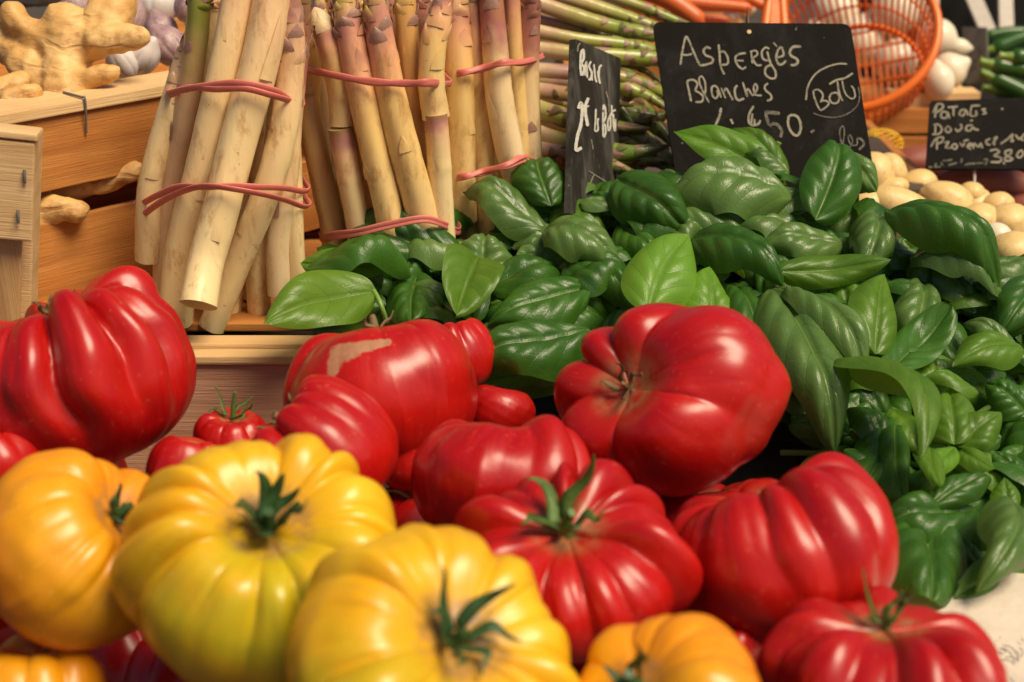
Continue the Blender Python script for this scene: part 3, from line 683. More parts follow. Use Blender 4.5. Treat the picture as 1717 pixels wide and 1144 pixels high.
LV = [  # base, tip, apparent width, normal (camera right, up, near), bow, curl, kind, depth shift
    (628, 492, 440, 548, 95, (-.1, .3, 1), .05, -.3, 2, -.03), (515, 455, 688, 442, 60, (0, 1, .40), .20, .5, 0, -.02), (640, 482, 503, 440, 78, (0, .2, 1), .04, .2, 2, .0),
    (775, 440, 578, 362, 86, (-.1, .35, 1), .08, -.25, 0, -.005), (812, 465, 815, 388, 98, (0, .6, .8), .08, .4, 1, -.01), (800, 436, 765, 530, 98, (.2, .5, 1), .05, -.8, 2, -.03),
    (700, 455, 690, 540, 82, (0, .4, 1), .05, .3, 0, -.01), (915, 388, 783, 308, 62, (.1, .9, .6), .12, .5, 1, -.01), (925, 348, 898, 258, 88, (0, .2, 1), .10, .3, 0, -.02),
    (912, 395, 1038, 432, 76, (-.1, .8, .7), .22, .5, 1, -.02), (978, 420, 862, 398, 50, (0, .9, .5), .10, .3, 1, 0), (985, 485, 824, 528, 92, (-.1, .5, 1), .10, .3, 0, -.02),
    (930, 478, 1054, 450, 54, (0, .9, .5), .15, .4, 0, -.01), (900, 540, 1012, 520, 46, (0, .8, .6), .10, .3, 0, 0), (990, 558, 786, 598, 88, (0, .7, .8), .12, .5, 0, -.03),
    (965, 625, 800, 640, 76, (0, .3, .9), .05, .4, 0, .0), (948, 442, 866, 425, 64, (0, .6, .9), .05, -.3, 1, 0),
    (1292, 290, 1130, 223, 64, (.05, .3, 1), .10, -.5, 3, -.02), (1320, 298, 1226, 212, 62, (.2, .5, .8), .14, .3, 2, .01), (1320, 290, 1256, 247, 32, (0, .9, .4), .10, .3, 1, -.03),
    (1368, 366, 1404, 224, 90, (-.1, .1, 1), .12, .3, 0, -.03), (1380, 362, 1398, 258, 62, (.2, .1, 1), .05, .2, 2, -.01), (1394, 254, 1470, 304, 60, (-.2, .7, .7), .12, .5, 1, -.01),
    (1328, 338, 1112, 316, 76, (0, .85, .6), .20, .6, 1, -.02), (1035, 300, 1143, 370, 108, (-.2, .4, 1), .14, .5, 0, -.02), (1268, 352, 1150, 335, 50, (0, .3, 1), .05, .2, 0, .01),
    (1122, 352, 1266, 377, 48, (0, .8, .6), .10, .4, 1, -.01), (1370, 386, 1230, 366, 54, (0, .9, .5), .12, .4, 1, -.01), (1162, 398, 1314, 464, 80, (.05, .75, .75), .18, .7, 0, -.03),
    (1412, 410, 1276, 406, 66, (0, .7, .8), .08, .4, 1, -.01), (1304, 458, 1494, 436, 54, (0, .3, 1), -.05, .3, 2, -.03), (1085, 528, 1156, 396, 108, (-.15, .1, 1), .04, .15, 3, -.05),
    (1200, 548, 1190, 446, 88, (.3, .1, 1), .05, .3, 3, -.03), (1235, 478, 1280, 588, 80, (.1, .5, 1), .10, .5, 0, -.02), (1293, 492, 1413, 702, 122, (.1, .55, .9), .08, .45, 1, -.03),
    (1322, 482, 1462, 594, 74, (.2, .7, .7), .10, .4, 1, -.045), (1470, 358, 1452, 450, 92, (.1, .7, .8), .16, .75, 1, -.02), (1040, 378, 1102, 434, 64, (0, .6, .9), .08, .4, 0, 0),
    (1104, 398, 1174, 380, 50, (0, .9, .5), .10, .3, 1, -.01), (958, 438, 1056, 494, 64, (0, .7, .8), .14, .6, 0, -.01), (1486, 360, 1682, 448, 88, (.1, .75, .8), .20, .6, 0, -.035),
    (1526, 430, 1678, 478, 56, (0, .9, .5), .20, .5, 1, -.02), (1540, 430, 1674, 516, 90, (0, .2, 1), .05, .3, 0, .01), (1468, 594, 1483, 461, 88, (.1, .1, 1), .04, .2, 2, -.04),
    (1545, 468, 1538, 564, 104, (.1, .6, .9), .12, .8, 1, -.01), (1492, 625, 1596, 514, 64, (-.4, .3, .9), -.1, -.6, 0, -.03), (1712, 582, 1600, 612, 66, (0, .6, .9), .16, .5, 2, -.02),
    (1714, 604, 1622, 532, 44, (0, .8, .7), .12, .4, 1, -.01), (1735, 545, 1666, 498, 86, (0, .5, 1), .10, .4, 0, 0), (1397, 607, 1543, 770, 76, (.75, .62, .30), .30, .5, 2, -.05),
    (1600, 748, 1593, 646, 82, (-.1, .5, 1), .08, .35, 2, -.03), (1608, 748, 1680, 690, 66, (.1, .5, 1), .08, .35, 2, -.03), (1610, 750, 1668, 785, 50, (.1, .4, 1), .06, .3, 2, -.03), (1600, 750, 1560, 800, 40, (-.1, .4, 1), .06, .3, 3, -.03),
    (1560, 748, 1578, 816, 44, (0, .3, 1), .05, .2, 2, -.04), (1480, 690, 1448, 818, 76, (0, .3, 1), .06, .4, 0, .0), (1500, 700, 1512, 842, 66, (.1, .3, 1), .06, .4, 0, .0),
    (1640, 850, 1486, 868, 76, (0, .75, .7), .10, .4, 0, -.02), (1560, 862, 1562, 1008, 150, (0, .25, 1), .05, .4, 0, -.02), (1698, 842, 1656, 970, 96, (.1, .5, .9), .14, .7, 1, -.04),
    (1553, 857, 1670, 784, 46, (0, .6, .8), .08, .8, 0, -.03), (1690, 858, 1686, 798, 46, (0, .3, 1), .05, .3, 2, -.02), (1340, 804, 1424, 748, 54, (0, .4, 1), .05, .3, 2, .02),
    (1730, 822, 1666, 760, 74, (0, .3, 1), .06, .3, 0, 0), (1722, 930, 1600, 1004, 62, (0, .4, 1), .04, .3, 2, -.01), (1640, 660, 1545, 640, 26, (0, 1, .3), .18, .6, 2, -.03),
    (1720, 690, 1655, 640, 60, (0, .6, .8), .1, .4, 0, 0), (1600, 660, 1530, 600, 70, (0, .5, .9), .1, .3, 0, .02), (1420, 500, 1500, 470, 50, (0, .7, .7), .1, .4, 0, .01),
    (1650, 465, 1700, 500, 50, (.1, .7, .8), .1, .4, 1, -.01), (1700, 500, 1620, 470, 50, (0, .8, .6), .1, .4, 0, .0), (1590, 520, 1540, 430, 60, (0, .4, 1), .1, .4, 0, .02),
    (880, 300, 960, 330, 40, (0, .8, .6), .1, .4, 0, .02), (1000, 560, 1090, 540, 60, (0, .6, .8), .1, .4, 0, 0), (1050, 450, 990, 400, 60, (0, .7, .7), .1, .4, 1, .01),
    (860, 560, 800, 500, 64, (0, .6, .8), .1, .4, 0, .01), (720, 560, 650, 500, 60, (0, .6, .8), .1, .4, 0, .01), (1760, 470, 1690, 540, 70, (0, .6, .9), .1, .4, 0, -.01)]
for i, (bx, by, tx, ty, wp, n, bow, curl, kd, dd) in enumerate(LV):
    _, _, par = nearest((bx + tx) / 2, (by + ty) / 2)
    db = heap_d(bx, by) + dd; dt = heap_d(tx, ty) + dd
    # petiole end sits a little deeper in the heap
    b = P(bx, by, db + .012); t_ = P(tx, ty, dt); nn = CV(*n).normalized()
    mid = (t_ - b).normalized(); sd = mid.cross(nn).normalized()
    vr = sd - F * sd.dot(F); fs = max(.5, vr.length)
    wd = wp * 1.12 * K * (db + dt) / 2 / fs * (1 + .32 * curl * curl)
    leaf(par, b, t_, wd, nn, M['leaf%d' % kd], bow * 1.05, curl * (1.75 if curl > 0 else 1.2), hashn(i, 3) * .6, 1.15 if kd < 2 else .8, .055, i, 23, 41, tipdrop=.25 if kd < 2 and bow > .06 else 0)
# fill between and under the traced leaves
rn = random.Random(5)
outline = [(500, 500), (600, 400), (760, 390), (900, 340), (1040, 320), (1130, 310), (1300, 300), (1400, 340), (1500, 390), (1640, 440), (1760, 470), (1760, 960), (1640, 960), (1540, 980), (1500, 860), (1420, 760), (1340, 740), (1320, 600), (1200, 530), (950, 560), (900, 640), (830, 620), (760, 560), (640, 540), (540, 540)]
def inside(x, y, poly):
    c = False; j = len(poly) - 1
    for i in range(len(poly)):
        if (poly[i][1] > y) != (poly[j][1] > y) and x < (poly[j][0] - poly[i][0]) * (y - poly[i][1]) / (poly[j][1] - poly[i][1]) + poly[i][0]: c = not c
        j = i
    return c
cnt = 0
while cnt < 210:
    px, py = rn.uniform(480, 1780), rn.uniform(300, 1010)
    if not inside(px, py, outline): continue
    _, _, par = nearest(px, py); d = heap_d(px, py) + rn.uniform(.004, .045)
    a = rn.uniform(0, 2 * math.pi); L = rn.uniform(75, 150) * K * d
    c = P(px, py, d); nn = CV(rn.uniform(-.5, .5), rn.uniform(.4, 1), rn.uniform(.1, .9)).normalized()
    dr = CV(math.cos(a), math.sin(a), rn.uniform(-.3, .3)); dr = (dr - nn * dr.dot(nn)).normalized()
    leaf(par, c - dr * L / 2, c + dr * L / 2, L * rn.uniform(.55, .75), nn, M['leaf%d' % (rn.choice((0, 0, 0, 1, 1, 2)) if py < 640 else rn.choice((0, 0, 0, 0, 2)))], rn.uniform(.1, .32), rn.uniform(.1, 1.2), rn.uniform(-.6, .6), 1.1, .06, 500 + cnt, 15, 25)  # mostly dark leaves low down: shade of the heap put into their colour
    cnt += 1
# stems
for i, (px, py, par) in enumerate(SP):
    for k in range(3):
        c = P(px, py, heap_d(px, py) + .03); a = rn.uniform(-.6, .6)
        e = c + CV(rn.uniform(-.05, .05), rn.uniform(-.05, .01), -.04)
        wire(par, [c + CV(rn.uniform(-.02, .02), .012, .008), c, (c + e) / 2 + CV(.006, 0, 0), e], .0019, M['stem'], 'stalk', 8, 12)
_, _, par = nearest(625, 500)
wire(par, [P(610, 470, .875), P(628, 490, .865), P(640, 515, .86), P(648, 540, .865)], .0016, M['stem'], 'stalk', 8, 14)
# the body of the heap: leaves too deep to tell apart
V, Fc, UVs = [], [], []
rn = random.Random(9)
k = 0
while k < 1500:
    px, py = rn.uniform(480, 1780), rn.uniform(330, 1010)
    if not inside(px, py, outline): continue
    d = heap_d(px, py) + rn.uniform(.055, .13); c = np.array(P(px, py, d))
    if c[2] < .01: continue
    nn = np.array([rn.gauss(0, .6), rn.gauss(0, .6), 1.]); nn /= np.linalg.norm(nn); t_ = np.cross(nn, [rn.gauss(0, 1), rn.gauss(0, 1), 0.1]); t_ /= np.linalg.norm(t_); s_ = np.cross(nn, t_)
    L = rn.uniform(.025, .045); b0 = len(V)
    for (a, b_, z_) in ((-.5, 0, 0), (-.2, .26, -.06), (.2, .24, -.06), (.5, 0, -.05), (.2, -.24, -.06), (-.2, -.26, -.06), (0, 0, .04)):
        V.append(c + L * (a * t_ + b_ * s_ + z_ * nn)); UVs.append((.5 + b_, .5 + a))
    for q in range(6): Fc.append((b0 + q, b0 + (q + 1) % 6, b0 + 6)[::-1])
    k += 1
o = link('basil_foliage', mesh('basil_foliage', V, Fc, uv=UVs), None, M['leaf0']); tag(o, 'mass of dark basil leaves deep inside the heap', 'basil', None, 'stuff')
# low box that carries the basil heap
c4 = thing('basil_crate', (.32, .95, 0), 'low wooden crate buried under the basil heap', 'crate')
board(c4, .16, .62, .90, .908, .0, .075, M['wood_orange'], 'side_panel'); board(c4, .16, .62, 1.09, 1.098, .0, .075, M['wood_orange'], 'side_panel')
board(c4, .151, .159, .90, 1.098, .0, .075, M['wood_orange'], 'end_panel'); board(c4, .621, .629, .90, 1.098, .0, .075, M['wood_orange'], 'end_panel')
board(c4, .16, .62, .909, 1.089, .066, .072, M['wood_orange'], 'floor_panel')

# ------------------------------------------------------------------ asparagus
def bract(par, c, T_, A_, B_, r, i0, ang, ln, wid, mat, lift=.10, name='bract', tw=0.):
    """pointed scale hugging the spear: starts wide at ring i0, ends in a point ln metres further"""
    n = 7; V = []; Fs = []; TT = []; step = np.linalg.norm(c[1] - c[0]); m = 7
    for j in range(n):
        s = j / (n - 1); fi = min(len(c) - 1.001, i0 + s * ln / step); i = int(fi); f = fi - i
        cc = c[i] * (1 - f) + c[i + 1] * f; rr = r[i] * (1 - f) + r[i + 1] * f; A = A_[i]; B = B_[i]
        hw = wid * (1 - s ** 1.6) + .01
        for q in range(m):
            a = ang + hw * (q / (m - 1) * 2 - 1); k = rr * (1.015 + lift * math.sin(min(1, s * 1.2) * math.pi * .6) * (1 - abs(q / (m - 1) * 2 - 1) ** 2 * .6)) + .0002
            V.append(cc + k * (math.cos(a) * A + math.sin(a) * B)); TT.append(fi / (len(c) - 1) + tw * s)
    me = mesh(name, np.array(V) - np.array(root_loc(par)), gridfaces(m, n), attrs={'t': TT, 'cap': [0] * len(TT)})
    return link(name, me, par, mat)
def spear(par, pts, rpx, mat, seed, d_is_y=True, tip=True, bm=None, nb=2, rings=30, seg=18, taper=.9, tipmat=None, tiplen=.035):
    """pts: (px, py, y) bottom to top; rpx: radius in photo pixels"""
    rn = random.Random(seed)
    w3 = [PY(*p) if d_is_y else P(*p) for p in pts]
    dm = sum(((q - CAM).dot(F)) for q in w3) / len(w3); r0 = rpx * K * dm
    c = spline([tuple(q) for q in w3], rings); s = np.linspace(0, 1, rings)
    L = np.linalg.norm(np.diff(c, axis=0), axis=1).sum()
    prof = (1.0 + .05 * np.sin(s * 5 + seed) + .035 * np.exp(-((s - rn.uniform(.2, .7)) / .02) ** 2) + .03 * np.exp(-((s - rn.uniform(.2, .7)) / .015) ** 2)) * (1 - (1 - taper) * s)
    if tip: prof = prof * np.clip((1 - s) * L / tiplen, 0, 1) ** .55 + .03
    r = r0 * prof
    th = np.linspace(0, 2 * math.pi, seg, endpoint=False)
    wob = 1 + .07 * np.sin(2 * th[None] + rn.uniform(0, 6) + 1.5 * s[:, None]) + .025 * np.sin(5 * th[None] + rn.uniform(0, 6) + 2 * s[:, None]) + .015 * np.array([[rn.uniform(-1, 1) for _ in range(seg)] for _ in range(rings)])
    me = tube_mesh('spear', c, r, seg, 1.0, True, wob=wob)
    loc = root_loc(par); o = link('spear', local(me, loc), par, mat)
    T_, A_, B_ = frames(c)
    ii = rn.uniform(.28, .4); 
    for k in range(nb):
        i0 = int((ii + k * (.62 / max(1, nb)) + rn.uniform(-.03, .03)) * (rings - 1)); i0 = max(1, min(rings - 4, i0))
        bract(o, c, T_, A_, B_, r, i0, rn.uniform(-1.2, 1.2), r0 * rn.uniform(1.1, 2.1), rn.uniform(.4, .7), bm or mat, .035, tw=.10)
    if tip:
        for k in range(16):
            i0 = int(rings - 1 - (rings - 1) * tiplen * (1.3 - k * .075) / L); i0 = max(1, min(rings - 3, i0))
            bract(o, c, T_, A_, B_, r, i0, k * 2.4 + seed, r0 * rn.uniform(1., 1.4), .72, tipmat or (mat if k % 3 else M['bract_p']), .13, tw=.08)
    return o
def band(par, front, back_y, mat=None, r=.0006, n=90, dth=.0, flat=2.1):
    """front: (px, py, y) left to right; the loop closes behind the bunch"""
    f3_ = [PY(*q) for q in front]; a, b = f3_[0], f3_[-1]
    mid = [b + Vector((.0005, .012, 0)), Vector((b.x * .8 + a.x * .2, back_y, b.z)), Vector((b.x * .2 + a.x * .8, back_y, a.z)), a + Vector((-.0005, .012, 0))]
    pts = [tuple(p) for p in f3_] + [tuple(p) for p in mid] + [tuple(f3_[0])]
    c = spline(pts, n)[:-1]
    me = tube_mesh('rubber_band', c, r, 8, 3.4, False, True, attrs=False)
    return link('rubber_band', local(me, root_loc(par)), par, mat or M['band'])

BG = 'bunches of white asparagus held by rubber bands'
b1 = thing('asparagus_bunch', (-.17, .88, .087), 'leftmost bunch of white asparagus, cut ends showing, with one green-topped spear', 'asparagus', BG)
y1 = .865
spear(b1, [(248, 436, y1 + .015), (250, 330, y1 + .01), (268, 240, y1 + .012), (300, 130, y1 + .02), (322, 40, y1 + .03)], 19, M['sp1'], 1)
spear(b1, [(275, 520, y1 + .022), (284, 330, y1 + .018), (318, 150, y1 + .012), (333, 30, y1 + .012), (337, -60, y1 + .012)], 22, M['sp4'], 2, bm=M['bract_p'], nb=4)
spear(b1, [(294, 540, y1 - .004), (302, 430, y1 - .006), (338, 280, y1 - .01), (378, 110, y1 - .008), (402, -20, y1), (408, -90, y1)], 31, M['sp1'], 3, taper=.75)
spear(b1, [(333, 512, y1 - .050), (346, 440, y1 - .035), (366, 370, y1 - .028), (402, 230, y1 - .018), (440, 90, y1 - .01), (462, -40, y1), (470, -100, y1)], 33, M['sp1'], 4, taper=.8)
spear(b1, [(355, 548, y1 - .002), (400, 435, y1 - .006), (447, 320, y1 - .01), (476, 210, y1 - .006), (488, 100, y1), (492, -40, y1)], 23, M['sp1'], 5)
spear(b1, [(436, 540, y1 + .02), (434, 440, y1 + .012), (452, 320, y1 + .008), (470, 200, y1 + .015), (480, 60, y1 + .02), (482, -50, y1 + .02)], 20, M['sp1'], 6)
spear(b1, [(468, 492, y1 + .006), (466, 400, y1 + .002), (482, 290, y1 + .002), (490, 190, y1 + .004), (503, 70, y1 + .006), (515, -30, y1 + .006)], 18, M['sp3'], 7, bm=M['bract_p'])
spear(b1, [(498, 474, y1 + .012), (494, 380, y1 + .008), (491, 260, y1 + .008), (488, 180, y1 + .008), (505, 70, y1 + .015), (520, 20, y1 + .015)], 16, M['sp1'], 8)
spear(b1, [(385, 540, y1 + .022), (390, 420, y1 + .022), (400, 250, y1 + .025), (410, 60, y1 + .03), (410, -40, y1 + .03)], 22, M['sp1'], 9)
spear(b1, [(330, 500, y1 + .035), (340, 300, y1 + .035), (360, 60, y1 + .035), (365, -40, y1 + .035)], 24, M['sp1'], 10)
spear(b1, [(430, 500, y1 + .04), (430, 300, y1 + .04), (440, 60, y1 + .04), (445, -40, y1 + .04)], 24, M['sp1'], 11)
f_ = y1
band(b1, [(282, 157, f_ + .006), (310, 150, f_ - .012), (345, 144, f_ - .022), (400, 139, f_ - .030), (455, 150, f_ - .026), (480, 164, f_ - .014), (502, 180, f_ + .004)], f_ + .055)
band(b1, [(284, 160, f_ + .007), (315, 147, f_ - .013), (360, 150, f_ - .025), (410, 149, f_ - .030), (455, 160, f_ - .026), (482, 168, f_ - .014), (501, 176, f_ + .004)], f_ + .055)
band(b1, [(229, 347, f_ + .010), (265, 327, f_ - .008), (300, 313, f_ - .020), (345, 314, f_ - .036), (395, 312, f_ - .040), (440, 314, f_ - .033), (480, 316, f_ - .014), (510, 321, f_ + .004)], f_ + .055)
band(b1, [(230, 368, f_ + .010), (268, 340, f_ - .008), (303, 322, f_ - .021), (345, 312, f_ - .037), (395, 318, f_ - .041), (440, 326, f_ - .034), (480, 336, f_ - .014), (511, 347, f_ + .004)], f_ + .055)

b3 = thing('asparagus_bunch', (-.01, .97, .087), 'rightmost bunch of white asparagus beside the green asparagus', 'asparagus', BG); y3 = .955
b2 = thing('asparagus_bunch', (-.09, .92, .087), 'middle bunch of white asparagus with one broken spear', 'asparagus', BG); y2 = .905
spear(b2, [(572, 500, y2 + .0), (562, 400, y2), (540, 300, y2), (520, 200, y2 + .004), (518, 140, y2 + .008), (532, 50, y2 + .01), (538, -10, y2 + .01)], 20, M['sp5'], 21)
spear(b2, [(612, 480, y2 - .012), (600, 380, y2 - .014), (586, 300, y2 - .016), (571, 214, y2 - .016)], 23, M['sp1'], 22, tip=False, nb=0)
spear(b2, [(575, 209, y2 - .014), (570, 150, y2 - .014), (553, 80, y2 - .014), (527, 12, y2 - .01)], 22, M['sp2'], 23, nb=0, tiplen=.012, tipmat=M['bract_w'])
spear(b2, [(665, 470, y2 - .02), (650, 350, y2 - .022), (628, 250, y2 - .022), (607, 150, y2 - .02), (585, 40, y2 - .016), (576, -30, y2 - .014)], 26, M['sp2'], 24)
spear(b2, [(720, 420, y2 - .02), (700, 330, y2 - .022), (675, 240, y2 - .024), (652, 140, y2 - .022), (632, 30, y2 - .018), (625, -40, y2 - .018)], 25, M['sp2'], 25)
spear(b2, [(720, 460, y2 + .004), (715, 350, y2), (700, 260, y2 - .004), (690, 140, y2 - .006), (680, 20, y2 - .004), (675, -50, y2)], 21, M['sp5'], 26)
spear(b2, [(742, 460, y2 - .012), (738, 330, y2 - .016), (735, 250, y2 - .018), (730, 190, y2 - .018)], 23, M['sp1'], 27, tip=False, nb=1)
spear(b2, [(731, 196, y2 - .016), (724, 140, y2 - .018), (728, 70, y2 - .016), (742, 10, y2 - .01), (748, -40, y2 - .01)], 22, M['sp2'], 28, nb=2)
spear(b2, [(640, 450, y2 + .02), (630, 300, y2 + .02), (600, 60, y2 + .02), (590, -40, y2 + .02)], 24, M['sp5'], 29)
spear(b2, [(690, 450, y2 + .03), (680, 300, y2 + .03), (660, 60, y2 + .03), (650, -50, y2 + .03)], 24, M['sp2'], 30)
spear(b2, [(590, 450, y2 + .03), (575, 300, y2 + .03), (560, 60, y2 + .03), (560, -40, y2 + .03)], 24, M['sp2'], 31)
spear(b2, [(714, 300, y2 + .012), (712, 180, y2 + .012), (706, 40, y2 + .01), (700, -50, y2 + .01)], 21, M['sp3'], 32)
for q_, (xb_, xt_) in enumerate(((600, 575), (628, 606), (662, 640), (705, 690), (735, 715), (560, 545))):
    spear(b2, [(xb_, 470, y2 + .024), (xb_ - 8, 300, y2 + .024), (xt_, 80, y2 + .022), (xt_ - 4, -50, y2 + .022)], 17, M[('sp2', 'sp1', 'sp3')[q_ % 3]], 330 + q_, nb=1)
for q_, x_ in enumerate((752, 790, 826, 868, 898)):
    spear(b3, [(x_, 450, y3 + .016), (x_ - 4, 250, y3 + .016), (x_ - 10, 60, y3 + .014), (x_ - 12, -50, y3 + .014)], 16, M[('sp2', 'sp1')[q_ % 2]], 350 + q_, nb=1)
for k_ in (0, 1):
    o_ = k_ * 5
    band(b2, [(507, 110 + o_, y2 + .014), (530, 118 + o_ * .5, y2 - .014), (575, 130 - o_ * .3, y2 - .030), (625, 136 + o_ * .6, y2 - .034), (680, 141 - o_ * .4, y2 - .034), (720, 137 + o_ * .8, y2 - .034), (750, 141, y2 - .006)], y2 + .06)
band(b2, [(540, 398, y2 + .0), (565, 392, y2 - .020), (600, 388, y2 - .034), (650, 376, y2 - .038), (710, 366, y2 - .036), (745, 376, y2 - .026), (766, 386, y2 + .0)], y2 + .06)
band(b2, [(540, 402, y2 + .0), (565, 397, y2 - .020), (600, 392, y2 - .034), (650, 380, y2 - .038), (710, 369, y2 - .036), (745, 378, y2 - .026), (766, 390, y2 + .0)], y2 + .06)

spear(b3, [(775, 368, y3 - .016), (774, 250, y3 - .018), (771, 130, y3 - .018), (764, 30, y3 - .012), (760, -40, y3 - .01)], 27, M['sp2'], 41)
spear(b3, [(800, 470, y3 - .006), (790, 400, y3 - .004), (785, 340, y3 - .0)], 22, M['sp1'], 42, tip=False, nb=0)
spear(b3, [(825, 440, y3 - .01), (812, 300, y3 - .012), (806, 160, y3 - .01), (793, 20, y3 - .006), (788, -50, y3 - .004)], 21, M['sp2'], 43)
spear(b3, [(880, 340, y3 - .018), (856, 260, y3 - .022), (838, 170, y3 - .022), (830, 80, y3 - .018), (822, -20, y3 - .012), (820, -80, y3 - .012)], 22, M['sp3'], 44)
spear(b3, [(885, 420, y3 + .0), (872, 250, y3 + .0), (864, 120, y3 + .0), (858, 0, y3 + .0), (856, -60, y3)], 17, M['sp2'], 45)
spear(b3, [(898, 400, y3 + .006), (890, 260, y3 + .004), (886, 150, y3 + .004), (888, 30, y3 + .006), (890, -50, y3 + .006)], 18, M['sp3'], 46, bm=M['bract_p'])
spear(b3, [(850, 440, y3 + .02), (845, 200, y3 + .02), (840, -30, y3 + .02)], 24, M['sp2'], 47)
spear(b3, [(800, 440, y3 + .03), (795, 200, y3 + .03), (790, -30, y3 + .03)], 24, M['sp2'], 48)
spear(b3, [(760, 440, y3 + .03), (760, 200, y3 + .03), (750, -30, y3 + .03)], 24, M['sp2'], 49)
for k_ in (0, 1):
    o_ = 5 * k_
    band(b3, [(742, 128 - o_, y3 + .004), (770, 124 - o_ * .5, y3 - .030), (810, 113 + o_ * .6, y3 - .028), (845, 106 - o_ * .4, y3 - .034), (875, 104 + o_ * .4, y3 - .018), (906, 96, y3 + .010)], y3 + .06)
band(b3, [(745, 302, y3 + .004), (775, 295, y3 - .034), (812, 290, y3 - .030), (850, 276, y3 - .040), (885, 262, y3 - .02), (906, 300, y3 + .01)], y3 + .06)
band(b3, [(745, 297, y3 + .004), (775, 298, y3 - .034), (812, 286, y3 - .030), (850, 279, y3 - .040), (885, 270, y3 - .02), (906, 306, y3 + .01)], y3 + .06)

# green asparagus, one bundle lying on a crate
gb = thing('green_asparagus_bundle', (.12, 1.12, .10), 'bundle of green asparagus lying with mauve tips behind the narrow slate', 'asparagus')
GS = [ # points px,py,depth ; radius ; material
    ([(880, -2, 1.13), (960, 26, 1.13), (1027, 46, 1.13), (1098, 60, 1.13), (1200, 90, 1.15)], 12, 'gsp'),
    ([(920, -14, 1.16), (1016, 17, 1.16), (1100, 46, 1.16), (1200, 80, 1.17)], 11, 'gsp'),
    ([(985, -18, 1.19), (1065, 8, 1.19), (1137, 37, 1.19), (1220, 70, 1.2)], 10, 'gsp'),
    ([(880, 28, 1.14), (950, 44, 1.14), (1010, 63, 1.14), (1100, 80, 1.15)], 8, 'gsp2'),
    ([(880, 48, 1.11), (966, 66, 1.11), (1048, 76, 1.12), (1110, 92, 1.13), (1180, 130, 1.14)], 11, 'gsp'),
    ([(880, 80, 1.10), (964, 90, 1.10), (1040, 95, 1.11), (1115, 102, 1.12), (1180, 130, 1.13)], 12.5, 'gsp'),
    ([(880, 116, 1.10), (961, 122, 1.10), (1050, 132, 1.11), (1120, 162, 1.12), (1160, 190, 1.12)], 12.5, 'gsp2'),
    ([(880, 148, 1.10), (960, 160, 1.09), (1010, 170, 1.08), (1064, 178, 1.07)], 12, 'gsp2'),
    ([(960, 118, 1.13), (1042, 145, 1.11), (1090, 164, 1.11), (1130, 190, 1.11)], 13, 'gsp'),
    ([(1000, 100, 1.14), (1069, 113, 1.14), (1125, 150, 1.14)], 8, 'gsp'),
    ([(880, 176, 1.09), (930, 192, 1.08), (1000, 208, 1.07), (1088, 216, 1.06)], 16, 'gsp'),
    ([(950, 175, 1.11), (1042, 188, 1.09), (1096, 197, 1.09), (1130, 186, 1.09)], 15, 'gsp'),
    ([(880, 218, 1.08), (940, 240, 1.07), (1000, 252, 1.06), (1060, 256, 1.05), (1125, 244, 1.05)], 17, 'gsp'),
    ([(890, 250, 1.07), (950, 262, 1.06), (1020, 275, 1.05), (1075, 296, 1.04)], 15, 'gsp2'),
    ([(900, 200, 1.12), (1000, 225, 1.10), (1070, 232, 1.09), (1140, 276, 1.07)], 17, 'gsp'),
    ([(900, 130, 1.16), (1000, 150, 1.16), (1100, 200, 1.15)], 14, 'gsp2'), ([(900, 60, 1.18), (1000, 100, 1.18), (1100, 150, 1.17)], 14, 'gsp'),
    ([(900, 200, 1.15), (1000, 230, 1.15), (1110, 280, 1.12)], 14, 'gsp2'), ([(900, 160, 1.14), (1000, 190, 1.14), (1130, 220, 1.12)], 14, 'gsp'),
    ([(900, 20, 1.20), (1000, 60, 1.20), (1120, 90, 1.20)], 14, 'gsp2'), ([(880, 270, 1.10), (1000, 290, 1.10), (1110, 310, 1.08)], 14, 'gsp2')]
rg = random.Random(12)
for k in range(26):
    x, y = rg.uniform(1055, 1142), rg.uniform(178, 300); a = rg.uniform(-.5, .9); d_ = 1.065 + rg.uniform(0, .03); L = rg.uniform(70, 110)
    GS.append(([(x - L * math.cos(a), y - L * math.sin(a) * .8, d_ + .03), (x - L * .5 * math.cos(a), y - L * .45 * math.sin(a), d_ + .01), (x, y + rg.uniform(-14, 14), d_)], rg.uniform(14, 19), rg.choice(('gsp', 'gsp2'))))
for i, (pts, rp, mt) in enumerate(GS):
    spear(gb, pts, rp, M[mt], 100 + i, d_is_y=False, bm=M['bract_p'], nb=5, tipmat=M['tipdark'] if i % 3 else M['tipgreen'], tiplen=.055, rings=36, seg=14, taper=.92)
c5 = thing('asparagus_crate', (.15, 1.2, 0), 'wooden crate under the green asparagus, hidden by the basil', 'crate')
board(c5, .0, .34, 1.12, 1.128, 0, .10, M['table'], 'side_panel'); board(c5, .0, .34, 1.36, 1.368, 0, .10, M['wood_orange'], 'side_panel')
board(c5, -.009, -.001, 1.12, 1.368, 0, .10, M['wood_orange'], 'end_panel'); board(c5, .341, .349, 1.12, 1.368, 0, .10, M['wood_orange'], 'end_panel')
board(c5, .0, .34, 1.129, 1.359, .094, .10, M['table'], 'floor_panel')

